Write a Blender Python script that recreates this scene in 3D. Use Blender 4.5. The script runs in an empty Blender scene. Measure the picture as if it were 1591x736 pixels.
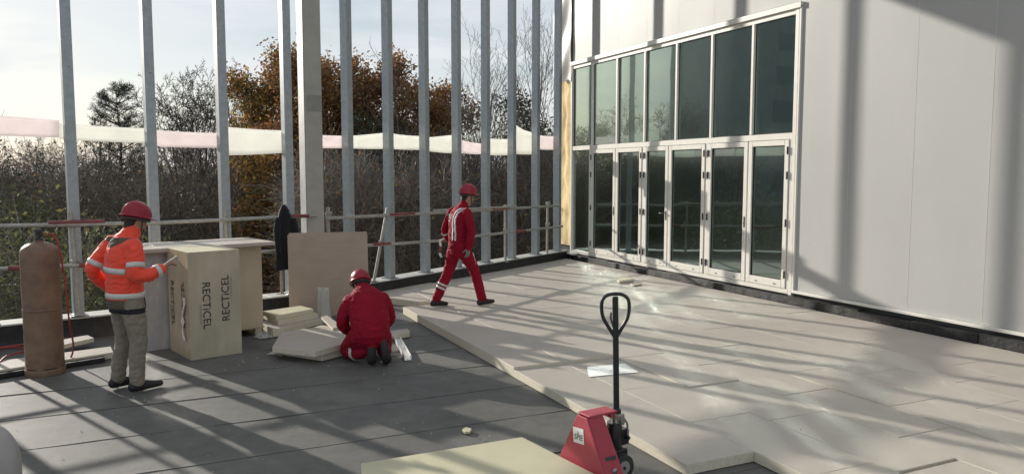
import bpy, bmesh, math, random
import numpy as np
from mathutils import Vector, Matrix, noise
from mathutils.bvhtree import BVHTree

R = math.radians
scene = bpy.context.scene
COL = scene.collection

# ------------------------------------------------------------------ camera, sky, sun, exposure
F_PX, CAM_H, PITCH = 1190.0, 2.08, math.atan(100 / 1190.0)
cam_d = bpy.data.cameras.new('camera')
cam = bpy.data.objects.new('camera', cam_d)
COL.objects.link(cam)
cam.location = (0, 0, CAM_H)
cam.rotation_euler = (R(90) - PITCH, 0, 0)
cam_d.sensor_width = 36
cam_d.lens = 36 * F_PX / 1591
cam_d.clip_start = 0.05
cam_d.clip_end = 5000
scene.camera = cam

SUN_AZ, SUN_EL = R(-48.8), R(17.0)
world = bpy.data.worlds.new('World')
scene.world = world
world.use_nodes = True
wt = world.node_tree
for n in list(wt.nodes):
    wt.nodes.remove(n)
w_out = wt.nodes.new('ShaderNodeOutputWorld')
w_bg = wt.nodes.new('ShaderNodeBackground')
w_bg.inputs['Strength'].default_value = 0.089
sky = wt.nodes.new('ShaderNodeTexSky')
sky.sky_type = 'NISHITA'
sky.sun_disc = False
sky.sun_elevation = SUN_EL
sky.sun_rotation = SUN_AZ
sky.air_density = 1.0
sky.dust_density = 0.5
sky.ozone_density = 1.0
# thin autumn cloud: streaky veil projected on a flat cloud layer
tc = wt.nodes.new('ShaderNodeTexCoord')
sep = wt.nodes.new('ShaderNodeSeparateXYZ')
wt.links.new(tc.outputs['Generated'], sep.inputs[0])
def wmath(op, a, b=None):
    m = wt.nodes.new('ShaderNodeMath')
    m.operation = op
    for i, v in enumerate((a, b)):
        if v is None:
            continue
        if isinstance(v, (int, float)):
            m.inputs[i].default_value = v
        else:
            wt.links.new(v, m.inputs[i])
    return m.outputs[0]
zz = wmath('ADD', wmath('MAXIMUM', sep.outputs['Z'], 0.0), 0.18)
cmb = wt.nodes.new('ShaderNodeCombineXYZ')
wt.links.new(wmath('DIVIDE', sep.outputs['X'], zz), cmb.inputs[0])
wt.links.new(wmath('MULTIPLY', wmath('DIVIDE', sep.outputs['Y'], zz), 1.7), cmb.inputs[1])
nz = wt.nodes.new('ShaderNodeTexNoise')
nz.inputs['Scale'].default_value = 0.75
nz.inputs['Detail'].default_value = 7
nz.inputs['Roughness'].default_value = 0.55
nz.inputs['Distortion'].default_value = 0.4
wt.links.new(cmb.outputs[0], nz.inputs['Vector'])
cr = wt.nodes.new('ShaderNodeValToRGB')
cr.color_ramp.elements[0].position = 0.36
cr.color_ramp.elements[0].color = (0.10, 0.10, 0.10, 1)
cr.color_ramp.elements[1].position = 0.62
cr.color_ramp.elements[1].color = (0.9, 0.9, 0.9, 1)
wt.links.new(nz.outputs['Fac'], cr.inputs[0])
mixc = wt.nodes.new('ShaderNodeMix')
mixc.data_type = 'RGBA'
wt.links.new(cr.outputs[0], mixc.inputs['Factor'])
wt.links.new(sky.outputs[0], mixc.inputs['A'])
mixc.inputs['B'].default_value = (9.1, 9.4, 9.7, 1)
# pale haze band round the whole horizon
hz_ = wmath('POWER', wmath('SUBTRACT', 1.0, wmath('MINIMUM', wmath('MAXIMUM', sep.outputs['Z'], 0.0), 1.0)), 7.0)
mixh = wt.nodes.new('ShaderNodeMix')
mixh.data_type = 'RGBA'
wt.links.new(wmath('MULTIPLY', hz_, 0.75), mixh.inputs['Factor'])
wt.links.new(mixc.outputs['Result'], mixh.inputs['A'])
mixh.inputs['B'].default_value = (9.0, 9.25, 9.5, 1)
wt.links.new(mixh.outputs['Result'], w_bg.inputs['Color'])
wt.links.new(w_bg.outputs[0], w_out.inputs[0])

sun_d = bpy.data.lights.new('sun', 'SUN')
sun_d.energy = 5.0
sun_d.angle = R(0.75)
sun_d.color = (1.0, 0.94, 0.84)
sun = bpy.data.objects.new('sun', sun_d)
COL.objects.link(sun)
sun_dir = Vector((math.sin(SUN_AZ) * math.cos(SUN_EL), math.cos(SUN_AZ) * math.cos(SUN_EL), math.sin(SUN_EL)))
sun.rotation_euler = sun_dir.to_track_quat('Z', 'Y').to_euler()
sun.location = (-30, 30, 20)

scene.view_settings.view_transform = 'Standard'
scene.view_settings.look = 'None'
scene.view_settings.gamma = 1
scene.view_settings.use_curve_mapping = False
scene.view_settings.exposure = 0.08
scene.render.engine = 'CYCLES'
scene.cycles.use_denoising = True
scene.cycles.max_bounces = 8
scene.cycles.transparent_max_bounces = 12
scene.cycles.blur_glossy = 0.0
scene.cycles.use_guiding = True
scene.cycles.use_surface_guiding = True
scene.cycles.guiding_training_samples = 48
scene.cycles.sample_clamp_indirect = 0.0

# ------------------------------------------------------------------ geometry of the place
AZ = math.atan2(240 - 795.5, math.hypot(F_PX, 100))       # direction of the glazed wall
U = Vector((math.sin(AZ), math.cos(AZ), 0))               # along the glazed wall, away
V = Vector((math.cos(AZ), -math.sin(AZ), 0))              # square to it, to the right
ROT_U = math.atan2(U.y, U.x)
ROT_V = math.atan2(V.y, V.x)
WALL = 8.8                                                # distance of the glazed wall along V
ZP = 0.275                                                # top of the parapet

def ray(px, py):
    x, y = (px - 795.5) / F_PX, (368 - py) / F_PX
    return Vector((x, math.cos(PITCH) + y * math.sin(PITCH), -math.sin(PITCH) + y * math.cos(PITCH)))
def at(px, py, z=0.0):
    d = ray(px, py)
    return Vector((0, 0, CAM_H)) + d * ((z - CAM_H) / d.z)
def at_plane(px, py, q, n):
    d = ray(px, py)
    c = Vector((0, 0, CAM_H))
    return c + d * ((Vector(q) - c).dot(n) / d.dot(n))
def at_depth(px, py, y):
    d = ray(px, py)
    return Vector((0, 0, CAM_H)) + d * (y / d.y)

PK = at(452, 456.3, ZP)                # bend of the post row
DL = (PK - at(122, 490, ZP)).normalized()
NL = Vector((DL.y, -DL.x, 0))
PR = at(606, 432, ZP)
DR = (at(832, 395, ZP) - PR).normalized()
NR = Vector((DR.y, -DR.x, 0))

# ------------------------------------------------------------------ materials
MATS = {}
def mat(name, base, rough=0.7, metal=0.0, noise_scale=0, noise_amt=0.0, bump=0.0, bump_scale=40, coord='Object', detail=5,
        sheen=0, transl=0.0, stretch=None, spec=0.5, col2=None, dirt=0.0, dirt_scale=1.5, dirt_col=(0.2, 0.18, 0.15), sss=0, island=0.0):
    m = bpy.data.materials.new(name)
    m.use_nodes = True
    nt = m.node_tree
    b = nt.nodes['Principled BSDF']
    L = nt.links.new
    b.inputs['Base Color'].default_value = (*base, 1)
    b.inputs['Roughness'].default_value = rough
    b.inputs['Metallic'].default_value = metal
    b.inputs['Specular IOR Level'].default_value = spec
    t = nt.nodes.new('ShaderNodeTexCoord')
    vec = t.outputs[coord]
    if stretch:
        mp = nt.nodes.new('ShaderNodeMapping')
        mp.inputs['Scale'].default_value = stretch
        L(vec, mp.inputs[0])
        vec = mp.outputs[0]
    colour = None
    if noise_scale:
        n = nt.nodes.new('ShaderNodeTexNoise')
        n.inputs['Scale'].default_value = noise_scale
        n.inputs['Detail'].default_value = detail
        n.inputs['Roughness'].default_value = 0.6
        L(vec, n.inputs['Vector'])
        mx = nt.nodes.new('ShaderNodeMix')
        mx.data_type = 'RGBA'
        r = nt.nodes.new('ShaderNodeMapRange')
        r.inputs['From Min'].default_value = 0.3
        r.inputs['From Max'].default_value = 0.7
        L(n.outputs['Fac'], r.inputs['Value'])
        L(r.outputs[0], mx.inputs['Factor'])
        c2 = col2 or tuple(min(1, c * (1 + noise_amt)) for c in base)
        c1 = tuple(c * (1 - noise_amt) for c in base) if not col2 else base
        mx.inputs['A'].default_value = (*c1, 1)
        mx.inputs['B'].default_value = (*c2, 1)
        colour = mx.outputs['Result']
    if dirt:
        n = nt.nodes.new('ShaderNodeTexNoise')
        n.inputs['Scale'].default_value = dirt_scale
        n.inputs['Detail'].default_value = 8
        n.inputs['Roughness'].default_value = 0.65
        L(t.outputs[coord], n.inputs['Vector'])
        r = nt.nodes.new('ShaderNodeMapRange')
        r.inputs['From Min'].default_value = 0.48
        r.inputs['From Max'].default_value = 0.72
        r.inputs['To Max'].default_value = dirt
        L(n.outputs['Fac'], r.inputs['Value'])
        mx = nt.nodes.new('ShaderNodeMix')
        mx.data_type = 'RGBA'
        L(r.outputs[0], mx.inputs['Factor'])
        if colour:
            L(colour, mx.inputs['A'])
        else:
            mx.inputs['A'].default_value = (*base, 1)
        mx.inputs['B'].default_value = (*dirt_col, 1)
        colour = mx.outputs['Result']
    if island:
        g = nt.nodes.new('ShaderNodeNewGeometry')
        hs = nt.nodes.new('ShaderNodeHueSaturation')
        r = nt.nodes.new('ShaderNodeMapRange')
        r.inputs['To Min'].default_value = 1 - island
        r.inputs['To Max'].default_value = 1 + island
        L(g.outputs['Random Per Island'], r.inputs['Value'])
        L(r.outputs[0], hs.inputs['Value'])
        r2 = nt.nodes.new('ShaderNodeMapRange')
        r2.inputs['To Min'].default_value = 0.5 - island * 0.06
        r2.inputs['To Max'].default_value = 0.5 + island * 0.06
        fr = nt.nodes.new('ShaderNodeMath')
        fr.operation = 'FRACT'
        mu = nt.nodes.new('ShaderNodeMath')
        mu.operation = 'MULTIPLY'
        mu.inputs[1].default_value = 37.7
        L(g.outputs['Random Per Island'], mu.inputs[0])
        L(mu.outputs[0], fr.inputs[0])
        L(fr.outputs[0], r2.inputs['Value'])
        L(r2.outputs[0], hs.inputs['Hue'])
        if colour:
            L(colour, hs.inputs['Color'])
        else:
            hs.inputs['Color'].default_value = (*base, 1)
        colour = hs.outputs[0]
    if colour:
        L(colour, b.inputs['Base Color'])
    if bump:
        n = nt.nodes.new('ShaderNodeTexNoise')
        n.inputs['Scale'].default_value = bump_scale
        n.inputs['Detail'].default_value = 4
        L(vec, n.inputs['Vector'])
        bp = nt.nodes.new('ShaderNodeBump')
        bp.inputs['Strength'].default_value = min(1, bump)
        bp.inputs['Distance'].default_value = 0.01
        L(n.outputs['Fac'], bp.inputs['Height'])
        L(bp.outputs[0], b.inputs['Normal'])
    if sheen:
        b.inputs['Sheen Weight'].default_value = sheen
    if sss:
        b.inputs['Subsurface Weight'].default_value = sss
        b.inputs['Subsurface Radius'].default_value = (0.02, 0.008, 0.004)
    if transl:
        out = nt.nodes['Material Output']
        tr = nt.nodes.new('ShaderNodeBsdfTranslucent')
        tr.inputs[0].default_value = (*base, 1)
        if colour:
            L(colour, tr.inputs[0])
        ms = nt.nodes.new('ShaderNodeMixShader')
        ms.inputs[0].default_value = transl
        L(b.outputs[0], ms.inputs[1])
        L(tr.outputs[0], ms.inputs[2])
        L(ms.outputs[0], out.inputs[0])
    MATS[name] = m
    return m

mat('bitumen_sheet', (0.100, 0.099, 0.090), 0.62, noise_scale=7, noise_amt=0.2, bump=0.35, bump_scale=160, dirt=0.6, dirt_scale=0.8, dirt_col=(0.215, 0.212, 0.192), spec=0.6)
mat('bitumen_strip', (0.17, 0.167, 0.153), 0.6, noise_scale=6, noise_amt=0.15)
mat('bitumen_black', (0.012, 0.012, 0.013), 0.5, noise_scale=8, noise_amt=0.4, bump=0.7, bump_scale=22, dirt=0.5, dirt_scale=5, dirt_col=(0.05, 0.048, 0.045))
mat('board_face', (0.465, 0.418, 0.362), 0.6, noise_scale=1.7, noise_amt=0.08, bump=0.10, bump_scale=45, dirt=0.30, dirt_scale=2.6, dirt_col=(0.36, 0.315, 0.27), spec=0.45)
mat('board_foam', (0.62, 0.57, 0.455), 0.85, noise_scale=30, noise_amt=0.1, bump=0.2, bump_scale=120)
mat('board_yellow', (0.57, 0.53, 0.365), 0.7, noise_scale=3, noise_amt=0.06, bump=0.1, bump_scale=70)
mat('metal_and_glare', (0.86, 0.86, 0.83), 0.3, noise_scale=8, noise_amt=0.05, bump=0.3, bump_scale=20)  # pale gloss: the metal channel, and the painted sun glare on the boards
mat('galvanised', (0.37, 0.40, 0.42), 0.42, 0.6, noise_scale=14, noise_amt=0.14, dirt=0.35, dirt_scale=2.5, dirt_col=(0.27, 0.29, 0.30), bump=0.05, bump_scale=30)
mat('concrete', (0.40, 0.385, 0.345), 0.85, noise_scale=4, noise_amt=0.12, bump=0.3, bump_scale=60, dirt=0.4, dirt_scale=1.2, dirt_col=(0.28, 0.27, 0.25))
mat('column_steel', (0.42, 0.43, 0.43), 0.5, 0.3, noise_scale=5, noise_amt=0.2, dirt=0.5, dirt_scale=3, dirt_col=(0.3, 0.3, 0.3))
mat('coping', (0.50, 0.50, 0.47), 0.7, noise_scale=5, noise_amt=0.15, bump=0.3, bump_scale=50, dirt=0.5, dirt_scale=2.5)
mat('membrane', (0.425, 0.423, 0.405), 0.5, noise_scale=0.9, noise_amt=0.04, bump=0.25, bump_scale=1.6, stretch=(1, 1, 0.35), spec=0.4, dirt=0.12, dirt_scale=0.7, dirt_col=(0.36, 0.36, 0.345))
mat('membrane_loose', (0.74, 0.73, 0.69), 0.4, noise_scale=3, noise_amt=0.04, transl=0.25)
mat('frame_white', (0.74, 0.715, 0.65), 0.38, noise_scale=3, noise_amt=0.04, dirt=0.2, dirt_scale=4, dirt_col=(0.5, 0.47, 0.42))
mat('gasket', (0.015, 0.015, 0.015), 0.6)
mat('hinge_dark', (0.05, 0.05, 0.05), 0.45, 0.3)
mat('wool', (0.80, 0.62, 0.34), 0.95, noise_scale=5, noise_amt=0.1, bump=0.5, bump_scale=14, dirt=0.35, dirt_scale=3, dirt_col=(0.60, 0.42, 0.2))
mat('seam_white', (0.49, 0.49, 0.48), 0.45)
mat('patch_grey', (0.27, 0.265, 0.24), 0.85, noise_scale=6, noise_amt=0.1)
mat('crumb', (0.62, 0.60, 0.50), 0.8)
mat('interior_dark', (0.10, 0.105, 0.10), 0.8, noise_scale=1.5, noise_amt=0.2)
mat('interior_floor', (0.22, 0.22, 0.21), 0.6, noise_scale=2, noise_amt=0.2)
mat('tape_white', (0.88, 0.88, 0.84), 0.5, noise_scale=4, noise_amt=0.03, transl=0.7)
mat('tape_pink', (0.88, 0.82, 0.82), 0.5, noise_scale=4, noise_amt=0.04, transl=0.7)
mat('tube_steel', (0.40, 0.39, 0.36), 0.5, 0.5, noise_scale=20, noise_amt=0.25, dirt=0.4, dirt_scale=9, dirt_col=(0.22, 0.2, 0.17))
mat('tube_red', (0.21, 0.055, 0.05), 0.6, noise_scale=12, noise_amt=0.3)
mat('ply', (0.43, 0.335, 0.262), 0.75, noise_scale=3, noise_amt=0.05, stretch=(1, 1, 5), dirt=0.3, dirt_scale=2, dirt_col=(0.3, 0.22, 0.16))
mat('ply_pale', (0.52, 0.43, 0.31), 0.8, noise_scale=5, noise_amt=0.12, stretch=(1, 1, 4))
mat('pack_face', (0.47, 0.435, 0.32), 0.22, noise_scale=2.4, noise_amt=0.20, bump=0.6, bump_scale=6, stretch=(1, 1, 0.5), spec=0.6)
mat('pack_side', (0.50, 0.41, 0.28), 0.25, noise_scale=2.5, noise_amt=0.14, bump=0.6, bump_scale=8)
mat('pack_pale', (0.55, 0.45, 0.32), 0.6, noise_scale=2.0, noise_amt=0.10)
mat('film_grey', (0.44, 0.44, 0.42), 0.22, noise_scale=4, noise_amt=0.2, bump=0.8, bump_scale=14, stretch=(1, 1, 0.35), spec=0.8)
mat('ink', (0.022, 0.022, 0.024), 0.5)
mat('ink_grey', (0.25, 0.22, 0.17), 0.5)
mat('paper', (0.78, 0.77, 0.74), 0.6, noise_scale=20, noise_amt=0.04)
mat('cylinder_paint', (0.215, 0.135, 0.085), 0.5, noise_scale=7, noise_amt=0.18, dirt=0.75, dirt_scale=5, dirt_col=(0.11, 0.07, 0.05), bump=0.08, bump_scale=50)
mat('brass', (0.25, 0.18, 0.08), 0.4, 0.7)
mat('hose_red', (0.33, 0.045, 0.04), 0.55, noise_scale=30, noise_amt=0.2)
mat('jack_red', (0.42, 0.045, 0.070), 0.55, noise_scale=9, noise_amt=0.14, dirt=0.6, dirt_scale=9, dirt_col=(0.22, 0.05, 0.055), bump=0.1, bump_scale=30)
mat('jack_black', (0.02, 0.02, 0.021), 0.38, noise_scale=20, noise_amt=0.4)
mat('jack_steel', (0.35, 0.34, 0.32), 0.35, 0.8, noise_scale=20, noise_amt=0.2)
mat('rubber', (0.03, 0.03, 0.03), 0.7, noise_scale=12, noise_amt=0.3)
mat('hub_grey', (0.30, 0.29, 0.27), 0.6)
mat('coat', (0.007, 0.007, 0.010), 0.9, noise_scale=10, noise_amt=0.4, sheen=0.1)
# clothes, skin
mat('hivis', (0.90, 0.070, 0.030), 0.65, noise_scale=7, noise_amt=0.07, bump=0.25, bump_scale=28, sheen=0.2)
mat('taupe_cloth', (0.10, 0.078, 0.056), 0.8, noise_scale=7, noise_amt=0.14, bump=0.3, bump_scale=30)
mat('navy_cloth', (0.012, 0.013, 0.019), 0.85)
mat('red_cloth', (0.26, 0.003, 0.018), 0.8, noise_scale=8, noise_amt=0.14, bump=0.3, bump_scale=26, spec=0.25)
mat('trouser', (0.23, 0.20, 0.155), 0.85, noise_scale=8, noise_amt=0.15, bump=0.3, bump_scale=30)
mat('reflective', (0.62, 0.62, 0.58), 0.35, noise_scale=12, noise_amt=0.1)
mat('white_tape', (0.72, 0.66, 0.64), 0.6, noise_scale=12, noise_amt=0.06)
mat('skin', (0.42, 0.22, 0.15), 0.55, noise_scale=12, noise_amt=0.08, sss=0.1)
mat('hair', (0.022, 0.014, 0.010), 0.7, noise_scale=40, noise_amt=0.4)
mat('shoe', (0.018, 0.017, 0.018), 0.6, noise_scale=20, noise_amt=0.4)
mat('helmet_red', (0.30, 0.006, 0.022), 0.36, noise_scale=6, noise_amt=0.05, dirt=0.2, dirt_scale=9, dirt_col=(0.22, 0.02, 0.03))
mat('glove', (0.22, 0.2, 0.18), 0.8)
# landscape
mat('soil', (0.05, 0.042, 0.03), 0.95, noise_scale=0.4, noise_amt=0.3, col2=(0.07, 0.075, 0.035))
mat('bark', (0.085, 0.072, 0.06), 0.9, noise_scale=6, noise_amt=0.3, bump=0.5, bump_scale=14)
mat('bark_pale', (0.16, 0.145, 0.125), 0.9, noise_scale=6, noise_amt=0.3)
mat('twig', (0.16, 0.135, 0.115), 0.9, island=0.3)
mat('twig_pale', (0.15, 0.13, 0.11), 0.9, island=0.35)
mat('twig_dark', (0.09, 0.075, 0.065), 0.9, island=0.3)
mat('twig_grey', (0.23, 0.205, 0.18), 0.9, island=0.4)
mat('leaf_oak', (0.30, 0.16, 0.058), 0.65, transl=0.4, island=0.45)
mat('leaf_gold', (0.50, 0.30, 0.085), 0.65, transl=0.42, island=0.4)
mat('leaf_brown', (0.22, 0.13, 0.08), 0.7, transl=0.3, island=0.4)
mat('leaf_green', (0.10, 0.12, 0.055), 0.6, transl=0.3, island=0.4)
mat('leaf_olive', (0.17, 0.155, 0.06), 0.6, transl=0.35, island=0.4)
mat('needle', (0.04, 0.06, 0.04), 0.6, island=0.35)
mat('far_building', (0.30, 0.34, 0.34), 0.5, noise_scale=0.5, noise_amt=0.2)
mat('far_glass', (0.16, 0.19, 0.2), 0.4)
mat('plastic_clear', (0.70, 0.70, 0.66), 0.18, transl=0.4, noise_scale=5, noise_amt=0.1, bump=0.5, bump_scale=18)
mat('bag_white', (0.42, 0.40, 0.385), 0.55, noise_scale=6, noise_amt=0.06, bump=0.3, bump_scale=10)

def glass_mat(name, tint, f0, f90, bump):
    m = bpy.data.materials.new(name)
    m.use_nodes = True
    nt = m.node_tree
    L = nt.links.new
    nt.nodes.remove(nt.nodes['Principled BSDF'])
    out = nt.nodes['Material Output']
    tr = nt.nodes.new('ShaderNodeBsdfTransparent')
    tr.inputs[0].default_value = (*tint, 1)
    gl = nt.nodes.new('ShaderNodeBsdfGlossy')
    gl.inputs['Roughness'].default_value = 0.012
    g2 = nt.nodes.new('ShaderNodeBsdfGlossy')      # fine dust and coating: a hazy second lobe
    g2.distribution = 'BECKMANN'
    g2.inputs['Roughness'].default_value = 0.215
    g2.inputs['Color'].default_value = (0.82, 0.95, 0.91, 1)
    gl.inputs['Color'].default_value = (0.74, 0.92, 0.87, 1)
    t = nt.nodes.new('ShaderNodeTexCoord')
    n = nt.nodes.new('ShaderNodeTexNoise')
    n.inputs['Scale'].default_value = 1.1
    n.inputs['Detail'].default_value = 1
    L(t.outputs['Object'], n.inputs['Vector'])
    bp = nt.nodes.new('ShaderNodeBump')
    bp.inputs['Strength'].default_value = 1
    bp.inputs['Distance'].default_value = bump
    L(n.outputs['Fac'], bp.inputs['Height'])
    L(bp.outputs[0], gl.inputs['Normal'])
    lw = nt.nodes.new('ShaderNodeLayerWeight')
    lw.inputs['Blend'].default_value = 0.5
    pw = nt.nodes.new('ShaderNodeMath')
    pw.operation = 'POWER'
    pw.inputs[1].default_value = 2.5
    L(lw.outputs['Facing'], pw.inputs[0])
    mr = nt.nodes.new('ShaderNodeMapRange')
    mr.inputs['To Min'].default_value = f0
    mr.inputs['To Max'].default_value = f90
    L(pw.outputs[0], mr.inputs['Value'])
    ms = nt.nodes.new('ShaderNodeMixShader')
    L(mr.outputs[0], ms.inputs[0])
    L(tr.outputs[0], ms.inputs[1])
    mg = nt.nodes.new('ShaderNodeMixShader')
    mg.inputs[0].default_value = 0.45
    L(gl.outputs[0], mg.inputs[1])
    L(g2.outputs[0], mg.inputs[2])
    L(mg.outputs[0], ms.inputs[2])
    L(ms.outputs[0], out.inputs[0])
    MATS[name] = m
glass_mat('solar_glass', (0.26, 0.36, 0.33), 0.36, 1.0, 0.003)

# ------------------------------------------------------------------ object helpers
def put(o, label=None, cat=None, group=None, kind=None):
    if label:
        o['label'] = label
    if cat:
        o['category'] = cat
    if group:
        o['group'] = group
    if kind:
        o['kind'] = kind
    return o
def link(name, mesh, parent=None, loc=None, rot=None):
    o = bpy.data.objects.new(name, mesh)
    COL.objects.link(o)
    if parent is not None:
        o.parent = parent
    if loc is not None:
        o.location = loc
    if rot is not None:
        o.rotation_euler = rot if hasattr(rot, '__len__') else (0, 0, rot)
    return o
def thing(name, label, cat, loc=(0, 0, 0), rot=0, group=None):
    return put(link(name, None, None, loc, rot), label, cat, group)

class MB:
    """collects shapes for one mesh"""
    def __init__(self):
        self.v, self.f, self.m, self.s = [], [], [], []
    def add(self, vs, fs, mi=0, smooth=False):
        b = len(self.v)
        self.v += [tuple(p) for p in vs]
        for f in fs:
            self.f.append(tuple(b + i for i in f))
            self.m.append(mi)
            self.s.append(smooth)
    def box(self, x0, x1, y0, y1, z0, z1, mi=0, M=None, c=0.0):
        if c <= 0:
            vs = [(x, y, z) for z in (z0, z1) for y in (y0, y1) for x in (x0, x1)]
            fs = [(0, 2, 3, 1), (4, 5, 7, 6), (0, 1, 5, 4), (2, 6, 7, 3), (0, 4, 6, 2), (1, 3, 7, 5)]
        else:       # chamfered box
            vs, fs = [], []
            X, Y, Z = (x0, x1), (y0, y1), (z0, z1)
            idx = {}
            for i in (0, 1):
                for j in (0, 1):
                    for k in (0, 1):
                        for a in range(3):
                            p = [X[i], Y[j], Z[k]]
                            for b_, e in enumerate((i, j, k)):
                                if b_ != a:
                                    p[b_] += c if e == 0 else -c
                            idx[(i, j, k, a)] = len(vs)
                            vs.append(tuple(p))
            for a in range(3):
                o = [b_ for b_ in range(3) if b_ != a]
                for e in (0, 1):
                    loop = []
                    for q in ((0, 0), (1, 0), (1, 1), (0, 1)):
                        key = [0, 0, 0]
                        key[a] = e
                        key[o[0]], key[o[1]] = q
                        loop.append(idx[(*key, a)])
                    fs.append(tuple(loop))
            for a in range(3):
                o = [b_ for b_ in range(3) if b_ != a]
                for q in ((0, 0), (1, 0), (1, 1), (0, 1)):
                    loop = []
                    for e, w in ((0, o[0]), (1, o[0]), (1, o[1]), (0, o[1])):
                        key = [0, 0, 0]
                        key[a] = e
                        key[o[0]], key[o[1]] = q
                        loop.append(idx[(*key, w)])
                    fs.append(tuple(loop))
            for i in (0, 1):
                for j in (0, 1):
                    for k in (0, 1):
                        fs.append(tuple(idx[(i, j, k, a)] for a in range(3)))
        if M is not None:
            vs = [M @ Vector(p) for p in vs]
        self.add(vs, fs, mi)
        return self
    def prism(self, poly, z0, z1, mi=0, side=None, M=None):
        n = len(poly)
        ar = sum(poly[i][0] * poly[(i + 1) % n][1] - poly[(i + 1) % n][0] * poly[i][1] for i in range(n))
        if ar < 0:
            poly = poly[::-1]
        vs = [(p[0], p[1], z0) for p in poly] + [(p[0], p[1], z1) for p in poly]
        if M is not None:
            vs = [M @ Vector(p) for p in vs]
        self.add(vs, [tuple(range(n - 1, -1, -1)), tuple(range(n, 2 * n))], mi)
        b = len(self.v) - 2 * n
        for i in range(n):
            j = (i + 1) % n
            self.f.append((b + i, b + j, b + n + j, b + n + i))
            self.m.append(mi if side is None else side)
            self.s.append(False)
        return self
    def tube(self, pts, r, n=10, mi=0, cap=True, closed=False):
        pts = [Vector(p) for p in pts]
        rr = r if hasattr(r, '__len__') else [r] * len(pts)
        m = len(pts)
        ref = None
        rings = []
        for i in range(m):
            a = pts[(i - 1) % m] if (closed or i > 0) else pts[i]
            b = pts[(i + 1) % m] if (closed or i < m - 1) else pts[i]
            t = (b - a).normalized()
            if ref is None:
                ref = Vector((0, 0, 1)) if abs(t.z) < 0.9 else Vector((1, 0, 0))
            x = (ref - t * ref.dot(t))
            if x.length < 1e-5:
                x = t.orthogonal()
            x.normalize()
            y = t.cross(x)
            ref = x
            rings.append([pts[i] + (x * math.cos(2 * math.pi * k / n) + y * math.sin(2 * math.pi * k / n)) * rr[i] for k in range(n)])
        vs = [p for rg in rings for p in rg]
        fs = []
        for i in range(m if closed else m - 1):
            j = (i + 1) % m
            for k in range(n):
                l = (k + 1) % n
                fs.append((i * n + k, i * n + l, j * n + l, j * n + k))
        if cap and not closed:
            fs.append(tuple(range(n - 1, -1, -1)))
            fs.append(tuple((m - 1) * n + k for k in range(n)))
        self.add(vs, fs, mi, True)
        return self
    def lathe(self, prof, n=24, mi=0, M=None, cap=True):
        vs = [(r * math.cos(2 * math.pi * k / n), r * math.sin(2 * math.pi * k / n), z) for r, z in prof for k in range(n)]
        fs = []
        for i in range(len(prof) - 1):
            for k in range(n):
                l = (k + 1) % n
                fs.append((i * n + k, i * n + l, (i + 1) * n + l, (i + 1) * n + k))
        if cap:
            fs.append(tuple(range(n - 1, -1, -1)))
            fs.append(tuple((len(prof) - 1) * n + k for k in range(n)))
        if M is not None:
            vs = [M @ Vector(p) for p in vs]
        self.add(vs, fs, mi, True)
        return self
    def grid(self, fn, nu, nv, mi=0, smooth=True, thick=0.0):
        vs = [Vector(fn(i / nu, j / nv)) for j in range(nv + 1) for i in range(nu + 1)]
        w = nu + 1
        fs = [(j * w + i, j * w + i + 1, (j + 1) * w + i + 1, (j + 1) * w + i) for j in range(nv) for i in range(nu)]
        self.add(vs, fs, mi, smooth)
        return self
    def mesh(self, name, mats):
        me = bpy.data.meshes.new(name)
        me.from_pydata(self.v, [], self.f)
        for mn in (mats if isinstance(mats, (list, tuple)) else [mats]):
            me.materials.append(MATS[mn])
        me.polygons.foreach_set('material_index', self.m)
        me.polygons.foreach_set('use_smooth', self.s)
        me.update()
        return me
    def build(self, name, mats, parent=None, loc=None, rot=None, bevel=0, autosmooth=True):
        me = self.mesh(name, mats)
        o = link(name, me, parent, loc, rot)
        if any(self.s) and autosmooth and len(self.v) < 60000:
            bm = bmesh.new()
            bm.from_mesh(me)
            for e in bm.edges:
                if len(e.link_faces) == 2 and e.calc_face_angle(0) > R(38):
                    e.smooth = False
            bm.to_mesh(me)
            bm.free()
        if bevel:
            md = o.modifiers.new('bevel', 'BEVEL')
            md.width = bevel
            md.segments = 2
            md.limit_method = 'ANGLE'
        return o

def fastmesh(name, verts, quads, mats, smooth=False, midx=None):
    verts = np.asarray(verts, dtype=np.float32).reshape(-1, 3)
    quads = np.asarray(quads, dtype=np.int32)
    k = quads.shape[1]
    me = bpy.data.meshes.new(name)
    me.vertices.add(len(verts))
    me.vertices.foreach_set('co', verts.ravel())
    me.loops.add(quads.size)
    me.loops.foreach_set('vertex_index', quads.ravel())
    me.polygons.add(len(quads))
    me.polygons.foreach_set('loop_start', np.arange(0, quads.size, k, dtype=np.int32))
    me.polygons.foreach_set('loop_total', np.full(len(quads), k, dtype=np.int32))
    for mn in (mats if isinstance(mats, (list, tuple)) else [mats]):
        me.materials.append(MATS[mn])
    if midx is not None:
        me.polygons.foreach_set('material_index', np.asarray(midx, dtype=np.int32))
    me.polygons.foreach_set('use_smooth', np.full(len(quads), smooth))
    me.update(calc_edges=True)
    return me

def clip_poly(poly, q, n):
    """keep the side of the line through q where n points"""
    out = []
    for i in range(len(poly)):
        a, b = Vector(poly[i]), Vector(poly[(i + 1) % len(poly)])
        da, db = (a - q).dot(n), (b - q).dot(n)
        if da >= 0:
            out.append(a)
        if da * db < 0:
            out.append(a + (b - a) * (da / (da - db)))
    return out

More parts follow.
